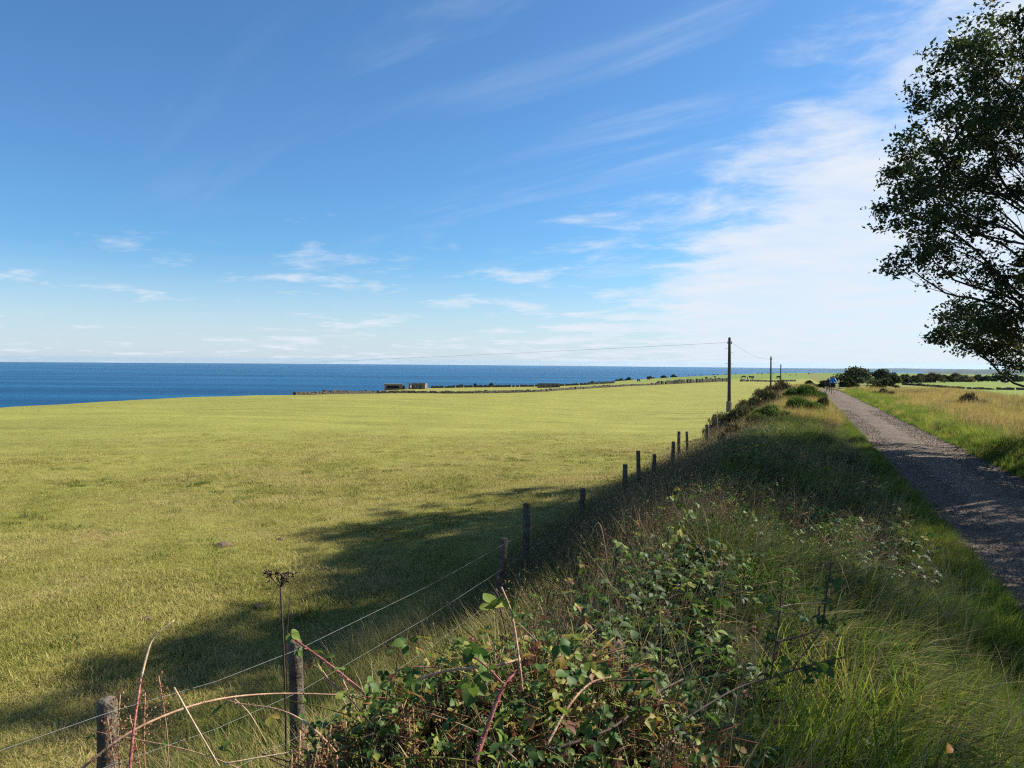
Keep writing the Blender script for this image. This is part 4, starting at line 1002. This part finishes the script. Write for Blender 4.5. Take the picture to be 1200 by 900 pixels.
def person(name, loc, rz, top, bare, label, scale=1.0, lean=.0):
    root = empty(name, loc, label, 'person', None, rz); root.scale = (scale,) * 3
    # facing +Y, mid stride: left foot forward
    J = dict(pel=(0, 0, .95), sp=(0, .02, 1.18), ch=(0, .04 + lean, 1.38), nk=(0, .06 + lean, 1.49), hd=(0, .09 + lean, 1.585), hd2=(0, .10 + lean, 1.68),
             ls=(-.17, .04 + lean, 1.42), le=(-.25, -.06, 1.16), lw=(-.25, .10, .94), rs=(.17, .04 + lean, 1.42), re=(.25, -.10, 1.17), rw=(.26, -.02, .93),
             lh=(-.10, 0, .92), lk=(-.11, .22, .52), la=(-.11, .20, .09), lt=(-.11, .37, .04),
             rh=(.10, 0, .92), rk=(.11, -.02, .50), ra=(.11, -.28, .13), rt=(.11, -.16, .04))
    RD = dict(pel=.14, sp=.125, ch=.15, nk=.062, hd=.108, hd2=.092, ls=.07, le=.046, lw=.032, rs=.07, re=.046, rw=.032, lh=.09, lk=.06, la=.038, lt=.03, rh=.09, rk=.06, ra=.038, rt=.03)
    names = list(J); ed = [('pel','sp'),('sp','ch'),('ch','nk'),('nk','hd'),('hd','hd2'),('ch','ls'),('ls','le'),('le','lw'),('ch','rs'),('rs','re'),('re','rw'),('pel','lh'),('lh','lk'),('lk','la'),('la','lt'),('pel','rh'),('rh','rk'),('rk','ra'),('ra','rt')]
    pts = [J[k] for k in names]; rad = [RD[k] for k in names]; E = [(names.index(a), names.index(b_)) for a, b_ in ed]
    for sgn, wn in ((-1, 'lw'), (1, 'rw')):                     # palm, four fingers and a thumb
        wv = np.array(J[wn]); pi0 = len(pts); pts.append(tuple(wv + (0, .015, -.07))); rad.append(.026); E.append((names.index(wn), pi0))
        for f_, ln in ((-.03, .062), (-.01, .075), (.01, .070), (.03, .055)):
            i0 = len(pts); pts.append(tuple(wv + (0, .015 + f_, -.10))); rad.append(.009); E.append((pi0, i0))
            pts.append(tuple(wv + (-sgn * .014, .020 + f_, -.10 - ln))); rad.append(.008); E.append((i0, i0 + 1))
        i0 = len(pts); pts.append(tuple(wv + (-sgn * .02, .05, -.06))); rad.append(.010); E.append((pi0, i0))
        pts.append(tuple(wv + (-sgn * .028, .065, -.10))); rad.append(.009); E.append((i0, i0 + 1))
    body = obj('body', skin('body', pts, E, rad, 1), SKINM, root)
    def sub_(nm, keys, eds, grow, mat):
        obj(nm, skin(nm, [J[k] for k in keys], [(keys.index(a), keys.index(b_)) for a, b_ in eds], [RD[k] + grow for k in keys], 1), mat, root)
    sub_('jacket', ['pel','sp','ch','nk','ls','le','lw','rs','re','rw'], [('pel','sp'),('sp','ch'),('ch','nk'),('ch','ls'),('ls','le'),('le','lw'),('ch','rs'),('rs','re'),('re','rw')], .030, top)
    if bare: J['lm'] = tuple((np.array(J['lh']) + J['lk']) / 2 * (1, 1, .92)); J['rm'] = tuple((np.array(J['rh']) + J['rk']) / 2 * (1, 1, .92)); RD['lm'] = RD['rm'] = .08; ends = ('lm', 'rm')
    else: ends = None
    if bare: sub_('shorts', ['pel','lh','lm','rh','rm'], [('pel','lh'),('lh','lm'),('pel','rh'),('rh','rm')], .016, NAVY)
    else: sub_('trousers', ['pel','lh','lk','la','rh','rk','ra'], [('pel','lh'),('lh','lk'),('lk','la'),('pel','rh'),('rh','rk'),('rk','ra')], .022, NAVY)
    for a, t_ in (('la', 'lt'), ('ra', 'rt')): obj('shoe', skin('shoe', [J[a], np.array(J[a]) * (1, 1, 0) + (0, .02, .045), J[t_]], [(0, 1), (1, 2)], [.045, .05, .04], 1), SHOE, root)
    hd = np.array(J['hd'])
    obj('hair', skin('hair', [hd + (0, -.045, .0), hd + (0, -.03, .07), hd + (0, .005, .092)], [(0, 1), (1, 2)], [.085, .10, .085], 1), HAIR, body)
    fc = MB()
    for sx in (-.03, .03): fc.box((hd[0] + sx, hd[1] + .095, hd[2] + .03), (.022, .015, .012))
    fc.box((hd[0], hd[1] + .112, hd[2] - .0), (.022, .035, .035)); fc.box((hd[0], hd[1] + .095, hd[2] - .045), (.045, .012, .010))
    obj('face', fc.build('face'), SKINM, body)
    return root
w1 = P(976, 461.5, 69)[:2]
person('person', (*w1, float(path_z(np.array([w1[0]]), np.array([w1[1]]))[0])), -R(22), BLUE, True, 'person in a bright blue jacket, dark shorts and bare calves walking away up the track')
w2 = P(970.5, 458, 80)[:2]
person('person', (*w2, float(path_z(np.array([w2[0]]), np.array([w2[1]]))[0])), -R(16), DARKJ, False, 'smaller person in dark clothes walking ahead, left of the blue jacket', .88)

# cows, far off
def cow_mesh(graze, seed):
    pts = [(0, 0, 1.05), (.45, 0, 1.08), (.85, 0, 1.10), (1.1, 0, .72 if graze else 1.35), (1.35, 0, .30 if graze else 1.38), (-.45, 0, 1.06), (-.72, 0, 1.1), (-.80, 0, .7),
           (.60, .2, .78), (.60, .2, .40), (.60, .2, .03), (.66, -.2, .78), (.70, -.2, .40), (.66, -.2, .03), (-.55, .2, .75), (-.68, .2, .42), (-.60, .2, .03), (-.52, -.2, .75), (-.62, -.2, .42), (-.52, -.2, .03)]
    E = [(0,1),(1,2),(2,3),(3,4),(0,5),(5,6),(6,7),(1,8),(8,9),(9,10),(1,11),(11,12),(12,13),(5,14),(14,15),(15,16),(5,17),(17,18),(18,19)]
    rd = [.36,.37,.27,.15,.11,.36,.2,.03,.14,.075,.06,.14,.075,.06,.16,.08,.06,.16,.08,.06]
    m = skin('cow', pts, E, rd, 1); m.materials.append(COWM); return m
cm = [cow_mesh(True, 1), cow_mesh(False, 2)]
cows = [(807, 442.3, 720), (815, 442, 740), (822, 441.5, 760), (836, 441.3, 800), (841, 440.6, 830), (838, 444.2, 430), (851, 440.5, 820), (862, 439.3, 900), (882, 445, 360), (880, 445.4, 350), (888, 439.5, 900), (893, 440.3, 820), (900, 439, 960),
        (906, 440, 860), (872, 444.4, 400), (926, 441.5, 640), (933, 440.8, 700), (921, 439, 930), (912, 444.6, 330), (948, 440, 800), (748, 447.6, 380), (760, 446, 480), (828, 446, 300)]
for k, (px, py, D) in enumerate(cows):
    x, y = P(px, py, D)[:2]
    o_ = obj('cow', cm[k % 2], None, label='small dark cow grazing on the far green pasture', cat='cow', group='cows on the far pasture', loc=(x, y, gz(x, y)))
    o_.rotation_euler = (0, 0, random.uniform(0, 6.28)); o_.scale = (1.05,) * 3
for k, (px, py, D) in enumerate(((868.5, 447, 205), (876, 447, 208))):
    x, y = P(px, py, D)[:2]; mb = MB(); mb.tube([(0, 0, -.2), (0, 0, 1.5)], .11, 8)
    obj('gate_post', mb.build('gate_post'), POSTW, None, label='thick wooden gate post in the gap of the far wall, %s of the two' % ('left' if k == 0 else 'right'), cat='post', group='gate posts in the wall gap', loc=(x, y, gz(x, y)))

# molehills and clods on the pasture
def clod(seed, w_, h_):
    r = np.random.default_rng(seed); V = [(0, 0, h_)]; Fc = []; n = 12
    for j, (rr_, hh) in enumerate(((.35, .9), (.7, .5), (1, -.3))):
        for k in range(n):
            a = 2 * math.pi * k / n; q = rr_ * w_ * r.uniform(.8, 1.2); V.append((q * math.cos(a), q * math.sin(a), h_ * (hh + r.normal(0, .12))))
    for k in range(n): Fc.append((0, 1 + k, 1 + (k + 1) % n))
    for j in range(2):
        for k in range(n):
            a = 1 + j * n + k; b_ = 1 + j * n + (k + 1) % n; Fc.append((a, a + n, b_ + n, b_))
    return mesh('molehill', V, faces=Fc)
for k, (px, py, w_, lab) in enumerate(((330, 633, .10, 'small brown molehill on the sunny pasture above the tree shadow'), (455, 634, .11, 'dark molehill just inside the tree shadow edge'), (304, 712, .12, 'pale clod of soil in the tree shadow left of the dry umbel'),
                                       (342, 725, .08, 'small clod of soil right beside the dry umbel stalk'), (262, 640, .20, 'flat worn patch of bare soil on the sunny pasture'), (279, 589, .15, 'little brown molehill further out on the sunny pasture'), (172, 727, .07, 'small clod near the tip of the leaning cane'))):
    # drop the ray onto the ground
    D = 3.0
    while D < 60:
        p = P(px, py, D)
        if p[2] < gz(p[0], p[1]): break
        D += .05
    obj('molehill', clod(k, w_ * .72, w_ * .2), SOIL, None, label=lab, cat='molehill', group='molehills on the pasture', loc=(p[0], p[1], gz(p[0], p[1]) + .02))

# ------------------------------------------------------------------ foreground brambles
LEAFM = []
for k in range(8):
    v, f, tt = bramble_leaf_geo(.058, np.random.default_rng(1000 + k), (.35, .5, .62, .72, .8, .9, .55, .97)[k])
    m = mesh('leaf', v, faces=f, attrs={'tint': ('FLOAT', tt)}); m.materials.append(BRAM_M); LEAFM.append(m)
def cane(pts, r0, mat, root, thorns=True, seed=0, name='cane'):
    r = np.random.default_rng(seed); b0 = np.array(root.location)
    c = curve(pts, 22); mb = MB()
    mb.tube([p - b0 for p in c], list(np.linspace(r0, r0 * .6, len(c))), 6)
    if thorns:
        for p0_, p1_ in zip(c[:-1], c[1:]):
            for q in range(3):
                p = p0_ + (p1_ - p0_) * r.uniform() - b0; d = r.normal(0, 1, 3); d /= np.linalg.norm(d)
                mb.tube([p, p + d * r0 * 2.2], [r0 * .4, .0002], 3)
    return obj(name, mb.build(name), mat, root), c
def leaves_at(root, pts, size, seed, tintpick=None, droop=.3):
    r = np.random.default_rng(seed); b0 = np.array(root.location)
    for p in pts:
        o_ = obj('leaf', LEAFM[r.choice(8, p=[.16, .18, .2, .16, .12, .06, .1, .02]) if tintpick is None else tintpick], None, root)
        o_.location = np.array(p) - b0
        o_.rotation_euler = (r.normal(.1, .5), r.normal(droop, .4), r.uniform(0, 6.28)); s = size * r.uniform(.6, 1.25); o_.scale = (s, s, s)
GBR = 'brambles in the foreground'
def ground_at(px, py, D):
    p = P(px, py, D); return (p[0], p[1], gz(p[0], p[1]))
def plant(px, py, D, label, name='bramble_bush', cat='bramble', group=GBR): return empty(name, ground_at(px, py, D), label, cat, group)
# 1 long pinkish cane leaning across the second post
b1 = plant(440, 880, 2.7, 'bramble with a long pinkish cane leaning left across the second fence post')
_, c1 = cane([P(505, 905, 2.5), P(455, 840, 2.8), P(400, 790, 3.2), P(342, 747, 3.5)], .0085, CANE_R, b1, seed=1)
cane([P(398, 790, 3.2), P(410, 817, 3.1), P(412, 840, 3.05)], .005, CANE_T, b1, seed=2); cane([P(372, 778, 3.3), P(392, 806, 3.15), P(410, 832, 3.0)], .0035, CANE_T, b1, False, 3)
cane([P(345, 753, 3.5), P(338, 742, 3.5)], .003, CANE_R, b1, False, 4)
leaves_at(b1, [P(348, 762, 3.42), P(340, 742, 3.5), P(372, 762, 3.4), P(382, 770, 3.35), P(366, 776, 3.3), P(398, 782, 3.2), P(452, 824, 2.85), P(448, 836, 2.8), P(456, 845, 2.75), P(470, 836, 2.8), P(430, 800, 3.0), P(405, 845, 3.0), P(418, 868, 2.8)], .9, 11)
# 2 arching horizontal cane + 3 upright cane
b2 = plant(220, 900, 2.6, 'bramble with a thin cane arching flat over the lower left corner')
cane([P(90, 905, 2.5), P(158, 855, 2.6), P(240, 823, 2.8), P(320, 813, 3.0), P(420, 815, 3.1)], .0055, CANE_T, b2, seed=5)
cane([P(273, 818, 2.9), P(292, 836, 2.85), P(312, 870, 2.8)], .0035, CANE_T, b2, False, 6); cane([P(204, 806, 2.8), P(226, 845, 2.7), P(257, 898, 2.6)], .0042, CANE_P, b2, False, 7)
cane([P(262, 895, 2.6), P(350, 880, 2.7), P(410, 872, 2.8)], .003, CANE_P, b2, False, 8)
leaves_at(b2, [P(354, 820, 3.05), P(385, 845, 3.0), P(352, 845, 2.95)], .7, 12)
b3 = plant(152, 930, 2.5, 'upright red bramble cane fading to cream at its bent tip, lower left')
cane([P(150, 925, 2.5), P(156, 860, 2.55), P(165, 795, 2.65)], .0070, CANE_R, b3, seed=9)
cane([P(165, 795, 2.65), P(176, 755, 2.7), P(187, 740, 2.72), P(204, 727, 2.75)], .0048, CANE_P, b3, False, 10)
# 4 short thick red cane, centre
b4 = plant(590, 880, 2.3, 'bramble with a short thick bright red cane and large green leaves, bottom centre')
cane([P(556, 895, 2.2), P(570, 855, 2.25), P(588, 808, 2.3), P(606, 786, 2.35)], .0085, CANE_R, b4, seed=13)
cane([P(588, 800, 2.32), P(572, 783, 2.34), P(556, 770, 2.38)], .0045, CANE_R, b4, False, 14)
cane([P(490, 796, 2.7), P(525, 786, 2.65), P(580, 780, 2.55), P(610, 772, 2.6)], .0062, CANE_T, b4, seed=15)
cane([P(612, 810, 2.5), P(608, 770, 2.55), P(600, 720, 2.7), P(588, 688, 2.9)], .005, CANE_T, b4, seed=16)
rl = np.random.default_rng(77)
leaves_at(b4, [P(625, 768, 2.4), P(633, 778, 2.38), P(551, 758, 2.6), P(600, 715, 2.7), P(592, 700, 2.8), P(580, 712, 2.8), P(668, 750, 2.6), P(672, 742, 2.62), P(640, 745, 2.6), P(668, 790, 2.4), P(590, 838, 2.2), P(582, 855, 2.18), P(595, 870, 2.1), P(570, 885, 2.1), P(555, 800, 2.4)], 1.05, 17)
leaves_at(b4, [P(rl.uniform(470, 700), rl.uniform(740, 900), rl.uniform(2.2, 2.9)) for _ in range(70)], .72, 18)
for q in range(16):
    a = np.array((rl.uniform(-.75, .35), rl.uniform(2.0, 3.2), 0)); a[2] = gz(a[0], a[1]) + rl.uniform(.05, .35); e = a + (rl.normal(0, .32), rl.normal(0, .3), rl.uniform(.12, .42))
    mid_ = (a + e) / 2 + (rl.normal(0, .04), rl.normal(0, .04), rl.uniform(.05, .16))
    cane([a, mid_, e], rl.uniform(.0020, .0048), (CANE_R, CANE_T, CANE_P, CANE_D, CANE_T)[q % 5], b4, q % 2 == 0, 200 + q)
    leaves_at(b4, [mid_ + rl.normal(0, .02, 3), e + rl.normal(0, .015, 3), (e + mid_) / 2 + rl.normal(0, .02, 3)], rl.uniform(.5, .9), 240 + q)
# 5 low leafy bramble in the left corner of the thicket
b5 = plant(430, 890, 2.5, 'low bramble with small round yellowing leaves below the long pinkish cane')
leaves_at(b5, [P(rl.uniform(395, 520), rl.uniform(800, 905), rl.uniform(2.3, 2.8)) for _ in range(60)], .5, 19)
cane([P(400, 880, 2.6), P(440, 860, 2.6), P(500, 870, 2.5)], .003, CANE_T, b5, seed=20)
# 6 right cane with grey-green leaves
b6 = plant(730, 850, 2.6, 'bramble with a brown cane and round grey green leaves right of the red cane')
cane([P(640, 880, 2.4), P(680, 868, 2.45), P(722, 850, 2.55), P(765, 815, 2.75), P(800, 796, 2.9)], .0065, CANE_D, b6, seed=21)
cane([P(640, 875, 2.4), P(665, 830, 2.5), P(690, 802, 2.6), P(716, 793, 2.65)], .005, CANE_T, b6, seed=22)
leaves_at(b6, [P(702, 842, 2.5), P(708, 838, 2.5), P(692, 846, 2.5), P(755, 790, 2.8), P(765, 795, 2.8), P(745, 800, 2.8), P(775, 800, 2.85), P(758, 815, 2.75), P(740, 790, 2.8), P(780, 790, 2.9), P(750, 830, 2.65), P(718, 862, 2.5), P(800, 810, 2.9), P(815, 830, 2.8), P(828, 838, 2.8), P(832, 860, 2.7)], .95, 23, 0)
# 7 dark rose-like shrub on the grass
b7 = plant(905, 820, 3.0, 'dark thorny sprawling shrub with upright twigs on the grassy bank', 'briar_bush', 'shrub', None)
S7 = lambda *q: [P(a, b_, D) for a, b_, D in q]
cane(S7((790, 850, 2.7), (865, 806, 2.9), (919, 789, 3.05), (945, 762, 3.2), (965, 735, 3.3)), .0042, CANE_D, b7, seed=31)
cane(S7((919, 789, 3.05), (955, 778, 3.1), (990, 770, 3.15)), .0042, CANE_D, b7, seed=32)
cane(S7((903, 795, 3.0), (908, 760, 3.05), (914, 715, 3.1), (917, 670, 3.15)), .0042, CANE_D, b7, seed=33)
cane(S7((909, 752, 3.05), (940, 745, 3.15), (967, 733, 3.25)), .005, CANE_D, b7, seed=34)
cane(S7((964, 735, 3.3), (968, 700, 3.32), (974, 660, 3.35)), .005, CANE_D, b7, seed=35)
cane(S7((886, 727, 3.2), (920, 710, 3.2), (967, 706, 3.3)), .0035, CANE_T, b7, False, 36)
cane(S7((980, 735, 3.3), (977, 755, 3.25), (972, 768, 3.2)), .003, CANE_T, b7, False, 37)
leaves_at(b7, S7((966, 685, 3.34), (973, 672, 3.35), (978, 678, 3.35), (960, 690, 3.3), (975, 708, 3.32), (925, 668, 3.15), (938, 664, 3.15), (885, 765, 3.1), (893, 775, 3.05), (922, 772, 3.1), (918, 778, 3.05), (970, 730, 3.3), (975, 735, 3.3), (985, 745, 3.3), (965, 778, 3.1), (955, 790, 3.05), (950, 782, 3.1), (945, 795, 3.05), (830, 795, 3.0), (805, 800, 3.0), (806, 812, 2.95), (910, 800, 3.0), (900, 790, 3.0), (885, 780, 3.1)), .75, 38, 0)
for q in range(16):
    a = P(rl.uniform(890, 985), rl.uniform(690, 790), rl.uniform(3.0, 3.35)); e = a + rl.normal(0, .09, 3) + (0, 0, .04)
    cane([a, (a + e) / 2 + rl.normal(0, .02, 3), e], .0022, CANE_D, b7, False, 300 + q); leaves_at(b7, [e, (a + e) / 2 + rl.normal(0, .02, 3)], .55, 320 + q, int(rl.integers(0, 3)))
# 8 bramble sprigs at mid distance on the fence side
b8 = plant(640, 700, 5.0, 'bramble patch with glossy leaves behind the third fence post')
leaves_at(b8, [np.array((p[0], p[1], gz(p[0], p[1]) + rl.uniform(.2, .5))) for p in [xy(rl.uniform(-2.3, -.9), rl.uniform(4.0, 7.5)) for _ in range(90)]], 1.0, 39)
for k in range(6):
    ua, va = rl.uniform(-2.4, -1.2), rl.uniform(3.6, 7.5); a = np.array((*xy(ua, va), 0)); a[2] = gz(a[0], a[1]); e = a + (rl.normal(0, .5), rl.normal(0, .5), rl.uniform(.3, .6))
    cane([a, (a + e) / 2 + (0, 0, .35), e], .0045, (CANE_T, CANE_D)[k % 2], b8, seed=40 + k)

# dry umbel
hg = empty('dry_hogweed', ground_at(334, 830, 3.7), 'dead brown umbel stalk standing beside the second fence post', 'plant')
h0 = np.array(hg.location); topu = P(329, 688, 3.75)
mb = MB(); mb.tube([p - h0 for p in curve([h0 - (0, 0, .05), (h0 + topu) / 2 + (.015, 0, 0), topu], 8)], .0055, 6); obj('stem', mb.build('stem'), CANE_D, hg)
mb = MB(); ca = P(336, 745, 3.72); mb.tube([p - h0 for p in curve([ca - (0, 0, .28), ca, P(341, 690, 3.75)], 6)], .003, 5); obj('stem', mb.build('stem'), CANE_D, hg)
rq = np.random.default_rng(9)
for k in range(14):
    a = rq.uniform(0, 6.28); e = topu + np.array([math.cos(a) * .065 * rq.uniform(.2, 1.1), math.sin(a) * .065 * rq.uniform(.2, 1), .06 + rq.uniform(-.01, .015)])
    mb = MB(); mb.tube([topu - h0, (topu + e) / 2 - h0 + (0, 0, -.004), e - h0], .0016, 4)
    for q in range(9):
        s_ = e - h0 + rq.normal(0, .010, 3); d_s = rq.normal(0, .007, 3); mb.tube([s_, s_ + d_s], [.0045, .002], 4)
    obj('umbel_ray', mb.build('umbel_ray'), CANE_D, hg)
# dock with rusty seed heads
def dock(px, py, D, stalks, label, seed, mat=DOCK_M, hgt=.3, name='dock_plant'):
    root = empty(name, ground_at(px, py, D), label, 'plant', 'dead flower stalks in the foreground'); b0 = np.array(root.location); r = np.random.default_rng(seed)
    for (qx_, qy_, qd, ln) in stalks:
        tp_ = P(qx_, qy_, qd); st = tp_ - np.array([r.normal(0, .03), r.normal(0, .03), ln])
        mb = MB(); mb.tube([p - b0 for p in curve([st, (st + tp_) / 2 + r.normal(0, .008, 3), tp_], 6)], .0026, 5)
        obj('stalk', mb.build('stalk'), CANE_T, root)
        V, Q, T_ = [], [], []; n0 = 0
        for q in range(150):
            f_ = r.uniform(0, 1) ** .8; p = tp_ + (st - tp_) * f_ * .55 + r.normal(0, .012 + .01 * f_, 3); s_ = r.uniform(.003, .0075); M = rotm(*r.uniform(0, 6.28, 3))
            V.append(np.array([(-s_, 0, 0), (0, -s_ * .7, s_ * .3), (s_, 0, 0), (0, s_ * .7, s_ * .3)]) @ M.T + p - b0); Q.append((n0, n0 + 1, n0 + 2, n0 + 3)); n0 += 4; T_ += [r.uniform(0, 1)] * 4
        obj('seed_head', mesh('seed_head', np.concatenate(V), quads=np.array(Q), attrs={'tint': ('FLOAT', T_)}), mat, root, kind='stuff')
    return root
dock(370, 900, 2.5, [(352, 856, 2.5, .35), (360, 872, 2.45, .35), (378, 862, 2.5, .35), (388, 850, 2.5, .35), (342, 880, 2.4, .35), (405, 845, 2.6, .3), (372, 885, 2.4, .3), (395, 885, 2.4, .3)], 'clump of rusty brown dock seed heads at the bottom edge', 1)
dock(140, 900, 2.9, [(141, 812, 3.0, .4), (152, 838, 2.9, .4), (186, 792, 3.0, .45), (170, 812, 3.0, .4), (126, 842, 2.8, .35)], 'thin dock stalks with small rusty heads beside the nearest fence post', 2)
dock(785, 890, 2.5, [(783, 868, 2.5, .3), (792, 862, 2.5, .3), (776, 872, 2.5, .28), (800, 872, 2.5, .3)], 'pale dried seed head at the bottom edge right of centre', 3, SCRUB_M)
dock(455, 860, 2.6, [(470, 820, 2.6, .3), (462, 815, 2.65, .3), (483, 822, 2.6, .3), (478, 835, 2.55, .28)], 'rusty dock heads among the yellowing bramble leaves', 4)
dock(806, 640, 8.0, [(806, 612, 8, .5)], 'single orange brown spike standing on the bank grass', 5)
# fallen yellow leaf
yl = empty('fallen_leaf', P(1110, 882, 3.0), 'bright orange yellow leaf caught in the grass, bottom right', 'leaf')
YEL = simple('yellow autumn leaf', (0.36, 0.13, 0.006), (0.46, 0.20, 0.012), 20, 0.5, 0.1)
v, f = leaflet(.055, .04, .15, .4, np.random.default_rng(2)); o_ = obj('blade', mesh('blade', v, faces=f), YEL, yl); o_.rotation_euler = (.9, -.5, .6)
mb = MB(); mb.tube([(0, 0, 0), (-.02, 0, -.03), (-.02, .005, -.12)], .0015, 4); obj('stalk', mb.build('stalk'), CANE_T, yl)

# ------------------------------------------------------------------ air
m = bpy.data.materials.new('sea air'); m.use_nodes = True; t = m.node_tree; t.nodes.clear()
o = N('ShaderNodeOutputMaterial', t); pvn = N('ShaderNodeVolumePrincipled', t); L(pvn.outputs[0], o.inputs['Volume'], t)
pvn.inputs['Color'].default_value = (0.42, 0.70, 1.0, 1); pvn.inputs['Density'].default_value = 2.0e-5; pvn.inputs['Anisotropy'].default_value = 0.3
mb = MB(); mb.box((0, 0, (SEA - 4 + 18) / 2), (41000, 41000, 18 - (SEA - 4)))
HZ = obj('haze', mb.build('haze', False), m, kind='stuff', label='faint sea haze hanging in the air', cat='haze')
